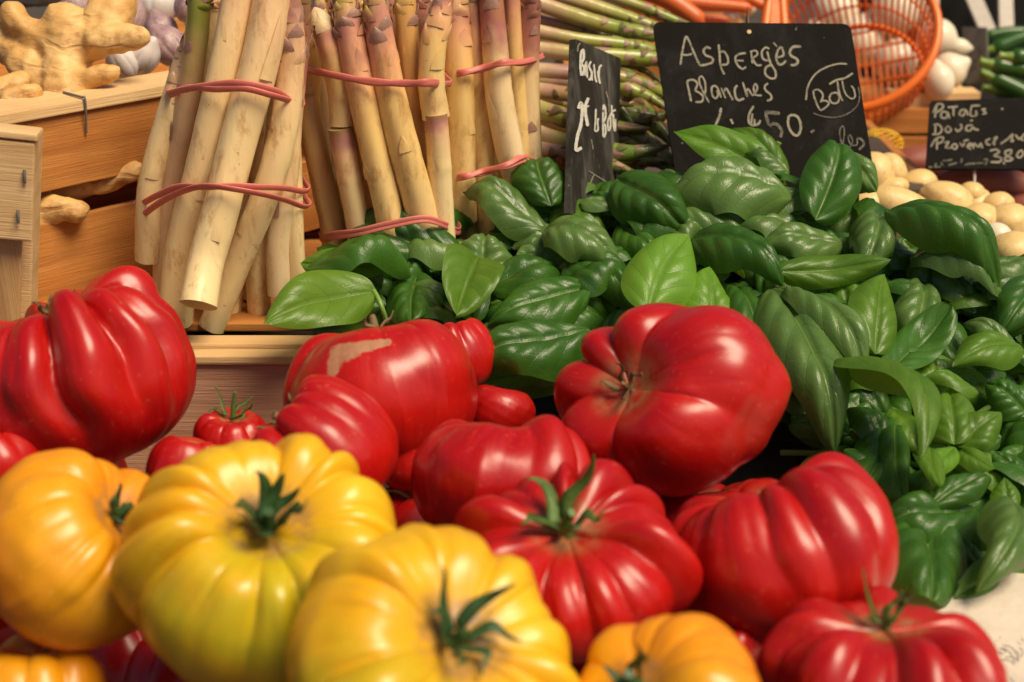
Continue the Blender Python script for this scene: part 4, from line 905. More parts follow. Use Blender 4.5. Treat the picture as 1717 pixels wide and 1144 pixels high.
# ------------------------------------------------------------------ slates
def plane_pt(px, py, Q, n, off=0.):
    v = P(px, py, 1) - CAM; return CAM + v * ((Q + n * off - CAM).dot(n) / v.dot(n))
def slate(name, corners, depths, mat, label, strokes, thick=.003, rnd=14, rseg=6):
    p = [P(x, y, d) for (x, y), d in zip(corners, depths)]
    Q = p[0]; n = (p[1] - p[0]).cross(p[3] - p[0]).normalized()
    if n.dot(CAM - Q) < 0: n = -n
    ring = []
    m = len(corners)
    for i in range(m):
        a = Vector(corners[i - 1]); b = Vector(corners[i]); c = Vector(corners[(i + 1) % m])
        p0 = b + (a - b).normalized() * rnd; p2 = b + (c - b).normalized() * rnd
        for k in range(rseg + 1):
            t_ = k / rseg; ring.append(p0 * (1 - t_) ** 2 + b * 2 * t_ * (1 - t_) + p2 * t_ * t_)
    fr = [plane_pt(q.x, q.y, Q, n) for q in ring]; bk = [q - n * thick for q in fr]
    N = len(fr); c0 = sum(fr, Vector()) / N
    o = thing(name, c0, label, 'price slate', 'chalked price slates')
    fs = [tuple(range(N)), tuple(range(2 * N - 1, N - 1, -1))] + [(i, i + N, (i + 1) % N + N, (i + 1) % N) for i in range(N)]
    me = mesh('board', [q - c0 for q in fr + bk], fs, False)
    import bmesh
    bm = bmesh.new(); bm.from_mesh(me); bmesh.ops.recalc_face_normals(bm, faces=bm.faces[:]); bm.to_mesh(me); bm.free()
    b = link('board', me, o, mat)
    groups = {}
    for k_, s_ in enumerate(strokes): groups[k_] = [s_]
    for word, ss in groups.items():
        V, Fs = [], []; mt = None
        for _, cm, (ox, oy, sc), wpx, pts in ss:
            mt = cm; zi = word % 9
            q = spline([(ox + x / sc, oy + y / sc) for x, y in pts], max(8, 7 * len(pts)))
            hw = wpx / sc / 2 * (1.25 if cm is cb_ else 1.); tt = np.gradient(q, axis=0); tt /= np.linalg.norm(tt, axis=1)[:, None] + 1e-9; nn = np.stack([-tt[:, 1], tt[:, 0]], 1)
            b0 = len(V); r_ = random.Random(int(ox + pts[0][0]))
            for k in range(len(q)):
                e = hw * (1 if 0 < k < len(q) - 1 else .55) * r_.uniform(.82, 1.12)
                for sgn in (-1, 1):
                    w3 = plane_pt(*(q[k] + nn[k] * e * sgn), Q, n, .0003 + .00006 * zi); V.append(w3 - c0)
            for k in range(len(q) - 1): Fs.append((b0 + 2 * k, b0 + 2 * k + 1, b0 + 2 * k + 3, b0 + 2 * k + 2))
        link('chalk_stroke', mesh('chalk_stroke', V, Fs, False), o, mt)
    return o, Q, n
ca_, cb_, cf_ = M['chalk'], M['chalk_b'], M['chalk_f']
A_ = (1120, 40, 9.533); B_ = (1280, 40, 9.533); C_ = (1120, 120, 9.533); D_ = (1290, 150, 9.533)
st = [
 ('a', ca_, A_, 34, [(200, 660), (225, 480), (280, 220), (330, 260), (410, 450), (510, 670)]), ('a', ca_, A_, 34, [(200, 490), (300, 500), (385, 480)]),
 ('a', ca_, A_, 36, [(510, 670), (620, 650), (715, 610), (700, 545), (600, 500), (570, 430), (620, 375), (685, 400)]),
 ('a', ca_, A_, 34, [(810, 330), (825, 480), (840, 670), (900, 810)]), ('a', ca_, A_, 34, [(840, 450), (900, 450), (955, 540), (950, 640), (840, 660)]),
 ('a', ca_, A_, 34, [(1245, 470), (1160, 480), (1080, 530), (1100, 640), (1180, 720), (1250, 690)]), ('a', ca_, A_, 32, [(1100, 590), (1210, 590)]),
 ('a', ca_, A_, 30, [(1330, 450), (1350, 640)]), ('a', ca_, A_, 32, [(1310, 450), (1400, 430), (1430, 490), (1360, 560), (1420, 660), (1500, 660)]),
 ('a', ca_, A_, 32, [(1620, 400), (1560, 380), (1500, 450), (1520, 560), (1600, 590)]), ('a', ca_, B_, 34, [(60, 440), (110, 620), (190, 760), (190, 860), (110, 870), (30, 800), (40, 700), (110, 660)]),
 ('a', ca_, B_, 36, [(230, 540), (320, 500), (290, 380), (230, 430), (205, 560), (250, 650), (310, 640), (360, 590)]), ('a', ca_, B_, 24, [(160, 300), (220, 370)]),
 ('a', ca_, B_, 42, [(600, 365), (480, 370), (425, 440), (440, 510), (530, 560), (550, 620), (500, 660), (435, 660)]),
 ('b', ca_, B_, 28, [(1345, 645), (1200, 640), (1020, 690), (860, 780), (760, 900), (700, 1040), (690, 1140), (680, 1220)]),
 ('b', ca_, B_, 32, [(1050, 970), (1170, 900), (1300, 870), (1430, 790)]), ('b', ca_, B_, 20, [(1180, 920), (1200, 1110), (1240, 1200)]), ('b', ca_, D_, 26, [(1165, -140), (1190, 0), (1240, 100), (1320, 150), (1370, 110), (1350, 0), (1310, -60)]),
 ('b', ca_, D_, 24, [(1090, -130), (1110, 0), (1140, 120), (1175, 185)]),
 ('b', ca_, D_, 30, [(700, 20), (720, 130), (780, 280), (830, 330), (920, 270), (950, 210), (880, 180), (810, 200)]), ('b', ca_, D_, 28, [(700, 20), (780, 5), (850, 70), (850, 140), (820, 190)]),
 ('b', ca_, D_, 30, [(980, 80), (960, 150), (1010, 220), (1090, 210), (1120, 130), (1080, 60), (1010, 60), (970, 95)]),
 ('f', cf_, D_, 20, [(700, 380), (850, 430), (1040, 450), (1230, 400), (1370, 300), (1430, 200), (1440, 60), (1420, -40)]),
 ('c', ca_, C_, 34, [(370, 480), (340, 330), (310, 180), (340, 140), (420, 140), (470, 200), (440, 300), (500, 340), (560, 400), (540, 480), (440, 490)]),
 ('c', ca_, C_, 30, [(660, 500), (560, 320), (510, 200), (500, 110), (540, 80), (590, 160), (600, 300), (580, 380)]),
 ('c', ca_, C_, 32, [(850, 420), (800, 280), (750, 230), (700, 260), (710, 380), (760, 430), (800, 380), (780, 300)]),
 ('c', ca_, C_, 30, [(850, 260), (920, 430)]), ('c', ca_, C_, 30, [(900, 320), (930, 270), (980, 350), (1040, 460)]),
 ('c', ca_, C_, 36, [(1110, 220), (1070, 280), (1080, 400), (1130, 460), (1220, 430)]), ('c', ca_, C_, 30, [(1195, 170), (1265, 400), (1260, 300), (1290, 290), (1350, 390)]),
 ('c', ca_, C_, 30, [(1350, 390), (1400, 330), (1430, 260), (1400, 200), (1370, 260), (1400, 370), (1500, 385)]), ('c', ca_, C_, 34, [(1600, 190), (1550, 230), (1560, 300), (1640, 370), (1650, 440), (1580, 470)]),
 ('d', ca_, C_, 42, [(850, 580), (820, 720), (760, 860)]), ('d', ca_, C_, 36, [(1000, 760), (1040, 840)]), ('d', ca_, C_, 38, [(1370, 550), (1300, 680), (1290, 800), (1350, 860), (1440, 840), (1480, 780)]),
 ('d', ca_, C_, 34, [(1350, 670), (1330, 840)]), ('d', ca_, C_, 34, [(1385, 760), (1385, 850)]),
 ('f', cf_, C_, 60, [(1540, 660), (1620, 655), (1790, 670)]), ('f', cf_, C_, 50, [(1560, 670), (1610, 860)]), ('f', cf_, D_, 50, [(0, 590), (60, 550), (130, 570), (195, 660), (180, 770)]),
 ('f', ca_, D_, 40, [(310, 420), (300, 560), (350, 680), (430, 740), (490, 680), (500, 560), (450, 440), (370, 410), (310, 430)]),
 ('f', cf_, D_, 24, [(1180, 930), (1130, 760), (1130, 640), (1180, 590), (1200, 700), (1180, 850), (1210, 940), (1290, 920)]),
 ('f', cf_, D_, 24, [(1290, 920), (1330, 830), (1290, 730), (1260, 780), (1310, 890), (1400, 880), (1400, 780)]), ('f', cf_, D_, 40, [(1400, 780), (1470, 800), (1510, 880), (1430, 970)]), ('f', cf_, D_, 40, [(660, 690), (720, 650)])]
sA, Q, n = slate('price_slate', [(1094, 37), (1426, 40), (1470, 318), (1146, 380)], [1.04, 1.04, 1.015, 1.0], M['slate'], 'large black slate chalked Asperges Blanches, standing in the basil', st)
sc_ = M['calyx_dry']
p = plane_pt(1256, 54, Q, n, .0006); link('rivet', local(tube_mesh('rivet', [tuple(p - n * .0006), tuple(p + n * .0006)], .0016, 12), root_loc(sA)), sA, simple('brass', (.5, .3, .1), .4, .1))
cl = link('holding_spike', local(tube_mesh('holding_spike', spline([tuple(plane_pt(1254, 60, Q, n, -.004)), tuple(plane_pt(1254, 35, Q, n, -.004)), tuple(plane_pt(1254, 12, Q, n, -.004))], 8), np.linspace(.0025, .0004, 8), 8), root_loc(sA)), sA, M['clip'])
E_ = (950, 60, 8.17); F_ = (950, 180, 8.17)
st = [('a', cb_, E_, 26, [(200, 550), (190, 400), (200, 230), (230, 200), (235, 310), (205, 380), (240, 440), (215, 550)]), ('a', cb_, E_, 20, [(275, 350), (250, 430), (258, 540), (275, 470), (275, 350), (285, 580)]),
 ('a', cb_, E_, 22, [(335, 350), (308, 420), (345, 510), (325, 600), (300, 590)]), ('a', cb_, E_, 15, [(350, 480), (352, 620)]), ('a', cb_, E_, 20, [(375, 390), (395, 580), (415, 640)]), ('a', cb_, E_, 15, [(425, 480), (432, 560)]),
 ('a', cb_, E_, 22, [(480, 400), (450, 440), (440, 560), (460, 660)]), ('b', cb_, F_, 38, [(160, 20), (195, -60), (215, 40), (195, 240), (150, 400), (130, 580), (210, 555)]),
 ('b', cb_, E_, 34, [(300, 850), (260, 960), (262, 1080), (280, 1180), (290, 1240)]), ('b', cb_, E_, 16, [(240, 990), (310, 960)]), ('b', cb_, F_, 18, [(402, 20), (395, 200), (390, 320), (430, 310), (425, 200), (435, 150)]),
 ('b', cb_, F_, 20, [(500, 60), (500, 200), (505, 400), (535, 350), (530, 250), (505, 220), (535, 130), (530, 20), (510, -30), (500, 40)]), ('b', cb_, F_, 18, [(600, 100), (565, 200), (575, 320), (602, 260), (600, 120)]),
 ('b', cb_, F_, 20, [(590, 130), (630, 60), (675, 35)]), ('b', cb_, F_, 18, [(618, -30), (622, 120)]), ('b', cb_, F_, 20, [(640, 90), (645, 250), (665, 320), (670, 160)]),
 ('c', ca_, E_, 14, [(540, 760), (575, 900), (580, 1050)]), ('c', ca_, F_, 12, [(665, 600), (682, 680), (665, 760), (690, 810)]), ('c', ca_, E_, 20, [(150, 220), (160, 140), (190, 100)]),
 ('c', ca_, F_, 16, [(310, 1080), (350, 980), (380, 920)]), ('c', ca_, F_, 14, [(340, 440), (365, 580)]), ('c', ca_, F_, 12, [(540, 1020), (300, 870)])]
slate('price_slate', [(964, 65), (1041, 98), (1036, 330), (955, 360)], [.955, 1.075, 1.055, .935], M['slate2'], 'narrow turned slate chalked Basilic 2 euro la Botte', st, rnd=3, thick=.004)
G_ = (1547, 160, 8.8)
w_ = 26
st = [('a', ca_, G_, w_, q) for q in ([(180, 330), (195, 220), (210, 140)], [(150, 260), (210, 140), (280, 130), (300, 180), (200, 260)], [(380, 260), (300, 240), (270, 300), (300, 340), (360, 320), (370, 250), (400, 345)],
 [(370, 175), (450, 172), (520, 165)], [(455, 180), (455, 305)], [(640, 210), (570, 220), (545, 280), (600, 300), (640, 220), (670, 300)], [(710, 160), (780, 152), (850, 150)], [(720, 170), (705, 290), (780, 300), (790, 230), (800, 300)], [(940, 200), (880, 210), (935, 260), (880, 280)],
 [(190, 450), (185, 570)], [(160, 440), (230, 430), (285, 500), (240, 570), (140, 575)], [(380, 450), (335, 500), (370, 550), (420, 510), (380, 450)], [(560, 420), (575, 480), (520, 530), (480, 490)], [(740, 440), (660, 450), (640, 510), (700, 520), (740, 470), (770, 500), (830, 510)], [(700, 380), (740, 365)],
 [(210, 800), (212, 720), (215, 640)], [(120, 760), (200, 640), (300, 620), (290, 680), (220, 720)], [(320, 700), (385, 690), (340, 770), (420, 775)], [(470, 710), (430, 760), (480, 795), (510, 750), (470, 710)], [(550, 700), (590, 750), (620, 700)], [(600, 680), (640, 665), (680, 655)],
 [(660, 750), (740, 740), (700, 710), (660, 760), (720, 800)], [(750, 790), (760, 710), (820, 760), (860, 710), (880, 780)], [(1000, 640), (940, 670), (950, 720), (1000, 730)], [(1030, 720), (1100, 620), (1060, 640), (1060, 740)],
 [(1150, 720), (1260, 640), (1330, 570), (1310, 680), (1350, 660)], [(1370, 580), (1410, 640), (1450, 640), (1500, 560)], [(1420, 620), (1460, 650), (1496, 670)], [(1160, 200), (1190, 202)])]
st += [('b', ca_, G_, 30, q) for q in ([(990, 820), (1080, 800), (1130, 840), (1060, 890), (1150, 920), (1140, 980), (1000, 985)], [(1310, 800), (1220, 830), (1240, 890), (1330, 940), (1250, 970), (1210, 930), (1300, 860), (1310, 800)], [(1200, 980), (1200, 1020)], [(1430, 820), (1390, 880), (1420, 920), (1480, 880), (1470, 820), (1430, 820)])]
st += [('c', cf_, G_, 26, q) for q in ([(90, 1060), (150, 1060)], [(200, 1000), (190, 1060), (270, 1050)], [(270, 990), (300, 1040)], [(300, 970), (440, 950)], [(380, 1030), (510, 995)], [(580, 930), (570, 1000)], [(620, 1030), (700, 1010), (900, 1000)], [(900, 950), (960, 950), (920, 1030)])]
sP, Q, n = slate('price_slate', [(1560, 169), (1775, 162), (1775, 284), (1553, 283)], [1.22, 1.22, 1.20, 1.20], M['slate'], 'black slate chalked Patates Douces Provence 3,80 over the sweet potatoes', st, rnd=6)
link('stake', local(tube_mesh('stake', [tuple(plane_pt(1634, 278, Q, n, -.006)), tuple(plane_pt(1634, 335, Q, n, -.006))], .0012, 8), root_loc(sP)), sP, M['whitewood'])
H_ = (1597, 0, 7.15)
st = [('a', cf_, H_, 22, q) for q in ([(170, 560), (170, 640), (220, 650)], [(230, 590), (240, 660)], [(300, 560), (340, 620), (380, 600)], [(210, 700), (280, 720), (220, 780)], [(360, 720), (370, 780)], [(200, 840), (290, 800)])]
slate('price_slate', [(1613, 45), (1654, 46), (1657, 138), (1620, 142)], [1.62, 1.60, 1.60, 1.62], M['slate3'], 'small grey out-of-focus slate between the onions and the courgettes', st, rnd=2)

# ------------------------------------------------------------------ ginger and garlic
import bmesh
def blob(name, caps, d, mat, voxel=.0022, noise_amp=.0030, parent=None, label=None, cat=None, group=None, seed=0):
    """caps: chains of (px, py, dd, rpx); fused into one skin"""
    bm = bmesh.new()
    for ch in caps:
        pts = spline([(*P(x, y, d + dd), r * K * d) for (x, y, dd, r) in ch], 4 * len(ch) if len(ch) > 1 else 1) if len(ch) > 1 else [(*P(ch[0][0], ch[0][1], d + ch[0][2]), ch[0][3] * K * d)]
        for q in pts: bmesh.ops.create_icosphere(bm, subdivisions=2, radius=max(q[3], .001), matrix=Matrix.Translation(q[:3]))
    me = bpy.data.meshes.new(name); bm.to_mesh(me); bm.free()
    tmp = bpy.data.objects.new('tmp', me); COL.objects.link(tmp)
    m = tmp.modifiers.new('r', 'REMESH'); m.mode = 'VOXEL'; m.voxel_size = voxel; m.use_smooth_shade = True
    s = tmp.modifiers.new('s', 'SMOOTH'); s.factor = .6; s.iterations = 5
    dg = bpy.context.evaluated_depsgraph_get(); me2 = bpy.data.meshes.new_from_object(tmp.evaluated_get(dg)); bpy.data.objects.remove(tmp)
    for v in me2.vertices:
        n_ = mnoise.noise(v.co * 55 + Vector((seed, 0, 0))) + .5 * mnoise.noise(v.co * 160); v.co += v.normal * n_ * noise_amp
    c = sum((v.co for v in me2.vertices), Vector()) / len(me2.vertices); me2.transform(Matrix.Translation(-c))
    me2.polygons.foreach_set('use_smooth', [True] * len(me2.polygons)); me2.name = name
    o = link(name, me2, None, mat, c); tag(o, label, cat, group); return o
GG = 'pieces of ginger in the crate'
blob('ginger_root', [[(112, 165, -.01, 44), (112, 110, 0, 42), (112, 60, 0, 40), (108, 34, 0, 36)], [(100, 70, 0, 30), (60, 60, 0, 26), (28, 35, .0, 24), (22, 22, 0, 20)], [(140, 80, 0, 34), (172, 52, 0, 36), (190, 10, .01, 42)],
    [(165, 66, -.01, 26), (200, 62, -.012, 26), (228, 60, -.015, 20), (243, 62, -.015, 7)], [(110, 150, 0, 38), (60, 125, 0, 34), (10, 75, .01, 30), (-30, 50, .01, 28)], [(140, 135, -.012, 22), (172, 124, -.014, 17), (190, 120, -.014, 13)]],
    .955, M['ginger'], label='big knobbly ginger root rising over the crate edge', cat='ginger', group=GG)
blob('ginger_root', [[(-30, 170, 0, 30), (10, 150, 0, 26), (36, 132, 0, 14)]], .93, M['ginger'], label='ginger piece at the left edge in front of the big root', cat='ginger', group=GG, seed=3)
blob('ginger_root', [[(20, 170, 0, 28), (52, 158, .0, 18)]], .92, M['ginger'], label='broken pale ginger stub just inside the crate edge', cat='ginger', group=GG, seed=4)
blob('ginger_root', [[(105, 322, 0, 24), (160, 308, 0, 22), (225, 290, .0, 18)]], .955, M['ginger'], label='ginger finger seen through the gap between the crate boards', cat='ginger', group=GG, seed=5)
blob('ginger_root', [[(40, 372, 0, 26), (85, 352, 0, 26), (130, 352, 0, 18)]], .925, M['ginger'], label='rough shaded ginger piece low in the gap of the crate', cat='ginger', group=GG, seed=6, noise_amp=.004)

def bulb(cx, cy, d, rx, ry, axis, mat, name, label, cat, group=None, lob=0, seed=1, neck=.35, root=True, res=(72, 40)):
    C = P(cx, cy, d); Rr = rx * K * d; ax = CV(*axis).normalized(); X = ax.orthogonal().normalized(); Y = ax.cross(X)
    nt_, npn = res; ph = np.linspace(0, math.pi, npn); th = np.linspace(0, 2 * math.pi, nt_, endpoint=False); PH, T_ = np.meshgrid(ph, th, indexing='ij'); PH = PH.ravel(); T_ = T_.ravel()
    D = np.stack([np.sin(PH) * np.cos(T_), np.sin(PH) * np.sin(T_), np.cos(PH)], 1)
    h = ry / rx; r = np.sin(PH) ** .9 * (1 + .03 * smooth_noise(D, seed, 2)); z = h * np.cos(PH)
    if neck > 0:
        k = np.exp(-(PH / .35) ** 2); z = z + neck * k; r = np.maximum(r, .10 * (PH < .9) * (PH > 0.001)) 
    if lob: r = r * (1 - .07 * (1 - np.abs(np.sin(lob * T_ / 2)) ** .5) * np.sin(PH))
    V = Rr * (np.outer(r * np.cos(T_), X) + np.outer(r * np.sin(T_), Y) + np.outer(z, ax))
    f = [(a, d_, c_, b) for (a, b, c_, d_) in gridfaces(nt_, npn, True)]
    o = link(name, mesh(name, V, f, attrs={'phi': PH, 'theta': T_}), None, mat, C); tag(o, label, cat, group)
    if root:
        rn = random.Random(seed)
        Vr, Fr = [], []
        for k in range(14):
            a = rn.uniform(0, 6.28); b0 = len(Vr); p = -ax * Rr * h * .97 + (X * math.cos(a) + Y * math.sin(a)) * Rr * rn.uniform(0, .14); q = p - ax * Rr * rn.uniform(.1, .25) + (X * math.cos(a) + Y * math.sin(a)) * Rr * .1
            for pp, w2 in ((p, .0005), (q, .0002)):
                Vr += [pp + X * w2, pp + Y * w2, pp - X * w2 - Y * w2]
            Fr += [(b0, b0 + 1, b0 + 4, b0 + 3), (b0 + 1, b0 + 2, b0 + 5, b0 + 4), (b0 + 2, b0, b0 + 3, b0 + 5)]
        link('root_tuft', mesh('root_tuft', Vr, Fr), o, M['bract_w'])
    return o
gl_ = 'garlic bulbs behind the ginger'
bulb(283, 78, 1.04, 31, 36, (-.5, .6, .3), M['garlic_purple'], 'garlic_bulb', 'purple-striped garlic bulb with roots against the asparagus', 'garlic', gl_, 9, 2)
bulb(270, 50, 1.08, 28, 27, (-.3, .8, .2), M['garlic_purple'], 'garlic_bulb', 'dusky purple garlic bulb just behind the striped one', 'garlic', gl_, 8, 3)
bulb(318, 12, 1.07, 26, 28, (.2, .9, 0), M['garlic_purple'], 'garlic_bulb', 'purple garlic bulb highest up beside the green spear', 'garlic', gl_, 8, 4)
bulb(238, 95, 1.03, 30, 34, (.5, .5, .4), M['garlic_white'], 'garlic_bulb', 'white garlic bulb lit blue under the ginger finger', 'garlic', gl_, 8, 5)
bulb(205, 105, 1.02, 26, 30, (-.4, .7, .5), M['garlic_white'], 'garlic_bulb', 'white garlic bulb partly covered by the ginger', 'garlic', gl_, 8, 6)
bulb(222, 32, 1.12, 22, 30, (.3, .9, 0), M['garlic_purple'], 'garlic_bulb', 'violet garlic bulb behind the ginger tip', 'garlic', gl_, 8, 7)
bulb(262, 8, 1.14, 34, 30, (0, 1, .2), M['garlic_white'], 'garlic_bulb', 'pale pink garlic bulb at the top edge', 'garlic', gl_, 8, 8)
bulb(240, 50, 1.16, 26, 30, (.2, 1, .2), M['garlic_white'], 'garlic_bulb', 'white garlic bulb between the violet and the dusky bulbs', 'garlic', gl_, 8, 9)
bulb(128, 12, 1.12, 26, 26, (.2, 1, .2), M['garlic_purple'], 'garlic_bulb', 'dark garlic bulb behind the top of the big ginger', 'garlic', gl_, 8, 10)
o = blob('blue_bag', [[(-40, 0, 0, 30), (30, -10, 0, 26), (110, -4, 0, 16)]], 1.16, M['bluebag'], .004, .004, label='dark blue bag behind the ginger at the top left', cat='bag', seed=9)

# ------------------------------------------------------------------ potatoes, sweet potatoes, net bag
def lump(cx, cy, d, rx, ry, mat, name, label, cat, group, seed, depthr=None, rot=0., res=(40, 26), am=.11):
    C = P(cx, cy, d); nt_, npn = res; ph = np.linspace(0, math.pi, npn); th = np.linspace(0, 2 * math.pi, nt_, endpoint=False); PH, T_ = np.meshgrid(ph, th, indexing='ij'); PH = PH.ravel(); T_ = T_.ravel()
    D = np.stack([np.cos(PH), np.sin(PH) * np.cos(T_), np.sin(PH) * np.sin(T_)], 1); k = 1 + am * smooth_noise(D, seed, 1.8) + am * .3 * smooth_noise(D, seed + 2, 5)
    a, b = rx * K * d, ry * K * d; cz = depthr or min(a, b) * 1.1
    X = CV(math.cos(rot), math.sin(rot), 0); Y = CV(-math.sin(rot), math.cos(rot), 0); Z = CV(0, 0, 1)
    V = np.outer(D[:, 0] * k * a, X) + np.outer(D[:, 1] * k * b, Y) + np.outer(D[:, 2] * k * cz, Z)
    o = link(name, mesh(name, V, gridfaces(nt_, npn, True)), None, mat, C)
    if label: tag(o, label, cat, group)
    return o
PG = 'pale potatoes heaped behind the basil'
PT = [(1462, 294, 1.14, 30, 33, 'pale potato right under the corner of the large slate'), (1491, 288, 1.18, 23, 28, 'upright pale potato below the yellow net bag'), (1540, 311, 1.19, 27, 23, 'round pale potato in front of the sweet potatoes, left one'),
      (1450, 346, 1.08, 32, 22, 'pale potato beside the upright basil leaf'), (1509, 348, 1.08, 50, 26, 'long pale potato behind the round folded basil leaf'), (1492, 318, 1.13, 26, 16, 'pale potato wedged low between its larger neighbours'),
      (1588, 338, 1.12, 42, 27, 'large pale potato in the middle of the potato heap'), (1628, 327, 1.16, 21, 18, 'small pale potato under the slate stake'), (1671, 344, 1.15, 24, 19, 'pale potato right of the small one'),
      (1692, 374, 1.10, 34, 28, 'yellowish potato at the right edge'), (1700, 425, 1.02, 34, 30, 'lowest yellowish potato at the right edge'), (1640, 370, 1.10, 30, 24, 'pale potato behind the long arched basil leaf'), (1555, 392, 1.04, 52, 26, 'pinkish pale potato glimpsed under the arched basil leaf'), (1720, 400, 1.08, 30, 26, 'potato cut off by the right edge')]
for i, (x, y, d, a, b, lb) in enumerate(PT): lump(x, y, d, a * 1.2, b * 1.2, M['potato'], 'potato', lb, 'potato', PG, 200 + i, rot=hashn(i, 5) * .5)
GP = [(1475, 330, 1.17, 'potato in the gap below the one under the large slate corner'), (1560, 352, 1.15, 'potato in the gap left of the large middle potato'), (1632, 352, 1.16, 'potato in the gap under the small round potato'),
      (1668, 392, 1.11, 'potato in the gap beside the pale shallot'), (1610, 392, 1.10, 'potato in the gap behind the long arched leaf'), (1515, 392, 1.09, 'potato in the gap behind the folded round leaf'), (1730, 372, 1.14, 'potato in the gap at the right edge')]
for i, (x, y, d, lb) in enumerate(GP): lump(x, y, d, 38, 26, M['potato'], 'potato', 'shaded ' + lb, 'potato', PG, 240 + i, rot=hashn(i, 8))
for i, (x, y) in enumerate(((1470, 360), (1530, 372), (1590, 384), (1650, 400), (1710, 410), (1560, 410))):
    lump(x, y, 1.17, 60, 44, M['potato'], 'potato', ('first', 'second', 'third', 'fourth', 'fifth', 'sixth')[i] + ' potato from the left in the bottom layer of the heap', 'potato', PG, 250 + i)
bulb(1672, 398, 1.06, 24, 26, (.6, -.6, .4), M['onion'], 'shallot', 'pale shallot with a purple tip beside the arched basil leaf', 'shallot', None, 0, 31, .5)
lump(1698, 425, 1.045, 14, 10, M['garlic_purple'], 'shallot', 'dark purple shallot tip at the right by the potatoes', 'shallot', None, 32)
SG = 'sweet potatoes under their slate'
lump(1545, 275, 1.30, 62, 30, M['sweet'], 'sweet_potato', 'brown-red sweet potato left of the sweet potato slate', 'sweet potato', SG, 260, rot=.1)
lump(1495, 268, 1.30, 22, 18, M['sweet'], 'sweet_potato', 'small sweet potato beside the yellow net bag', 'sweet potato', SG, 261)
lump(1660, 308, 1.25, 92, 30, M['sweet'], 'sweet_potato', 'long sweet potato lying below the sweet potato slate', 'sweet potato', SG, 262, rot=-.1)
lump(1735, 345, 1.22, 50, 22, M['sweet'], 'sweet_potato', 'sweet potato at the right edge above the potatoes', 'sweet potato', SG, 263)
lump(1700, 250, 1.36, 80, 34, M['sweet'], 'sweet_potato', 'sweet potato hidden behind the sweet potato slate', 'sweet potato', SG, 264)
# table bed under them
c6 = thing('sweet_potato_crate', (.55, 1.3, 0), 'wooden crate holding the sweet potatoes', 'crate')
board(c6, .32, .72, 1.22, 1.40, .0, .03, M['wood_orange'], 'floor_panel')
nb_ = thing('net_bag', P(1475, 240, 1.34), 'yellow net bag of lemons with its knotted end', 'net bag')
for k, (x, y, r_) in enumerate(((1468, 236, 16), (1488, 246, 14), (1474, 256, 14))):
    o = lump(x, y, 1.34, r_ * 1.2, r_, M['lemon'], 'lemon', None, None, None, 270 + k); o.parent = nb_; o.location = Vector(o.location) - Vector(nb_.location)
C = P(1476, 240, 1.335); V, Fs = [], []
for fam in (-1, 1):
    for k in range(16):
        pts = []
        for j in range(15):
            a = math.pi * j / 14; t_ = 2 * math.pi * k / 16 + fam * a * .8
            q = CV(math.cos(a) * 36, math.sin(a) * math.cos(t_) * 24 , math.sin(a) * math.sin(t_) * 24) * (K * 1.335); pts.append(tuple(C + q))
        me = tube_mesh('n', pts, .0006, 4, caps=False, attrs=False); b0 = len(V); V += [v.co.copy() - Vector(nb_.location) for v in me.vertices]; Fs += [tuple(b0 + i for i in p_.vertices) for p_ in me.polygons]; bpy.data.meshes.remove(me)
link('net', mesh('net', V, Fs), nb_, M['net'])
V, Fs = [], []
for k in range(26):
    a = 2 * math.pi * k / 26; q = P(1503, 240, 1.33); r_ = random.Random(k).uniform(7, 13) * K * 1.33; b0 = len(V); dr = CV(math.cos(a), math.sin(a), .3 + hashn(k, 1) * .5)
    s_ = dr.cross(F).normalized() * .0014
    V += [q - s_ - nb_.location, q + s_ - nb_.location, q + dr * r_ + s_ - nb_.location, q + dr * r_ * .9 - s_ - nb_.location, q - s_ - F * .001 - nb_.location, q + dr * r_ - F * .001 - nb_.location]
    Fs += [(b0, b0 + 1, b0 + 2, b0 + 3), (b0 + 4, b0 + 1, b0 + 2, b0 + 5), (b0 + 4, b0, b0 + 3, b0 + 5)]
link('knot', mesh('knot', V, Fs), nb_, M['net'])

# ------------------------------------------------------------------ onion crate, basket, carrots
c7 = thing('onion_crate', (.42, 1.6, 0), 'wooden crate holding the white onions and the orange basket', 'crate')
yb = 1.46
def PXY(px, py, y): return PY(px, py, y)
xa, xb = PY(1440, 220, yb).x, PY(1648, 150, yb + .0).x
board(c7, xa - .17, xb, yb, yb + .010, .034, .060, M['wood_orange'], 'board', 1); board(c7, xa - .17, xb, yb, yb + .010, .064, .090, M['wood_orange'], 'board', 2)
board(c7, xa - .17, xb, yb, yb + .010, .0, .030, M['wood_orange'], 'board', 3)
board(c7, xb - .09, xb + .002, yb + .012, yb + .040, .0, .104, M['wood_pale'], 'corner_post', 4)
board(c7, xb - .010, xb, yb + .042, yb + .36, .0, .10, M['wood_pale'], 'end_panel', 5)
board(c7, xa - .17, xb - .012, yb + .042, yb + .36, .03, .05, M['wood_orange'], 'floor_panel', 6)
OG = 'white onions around the basket'
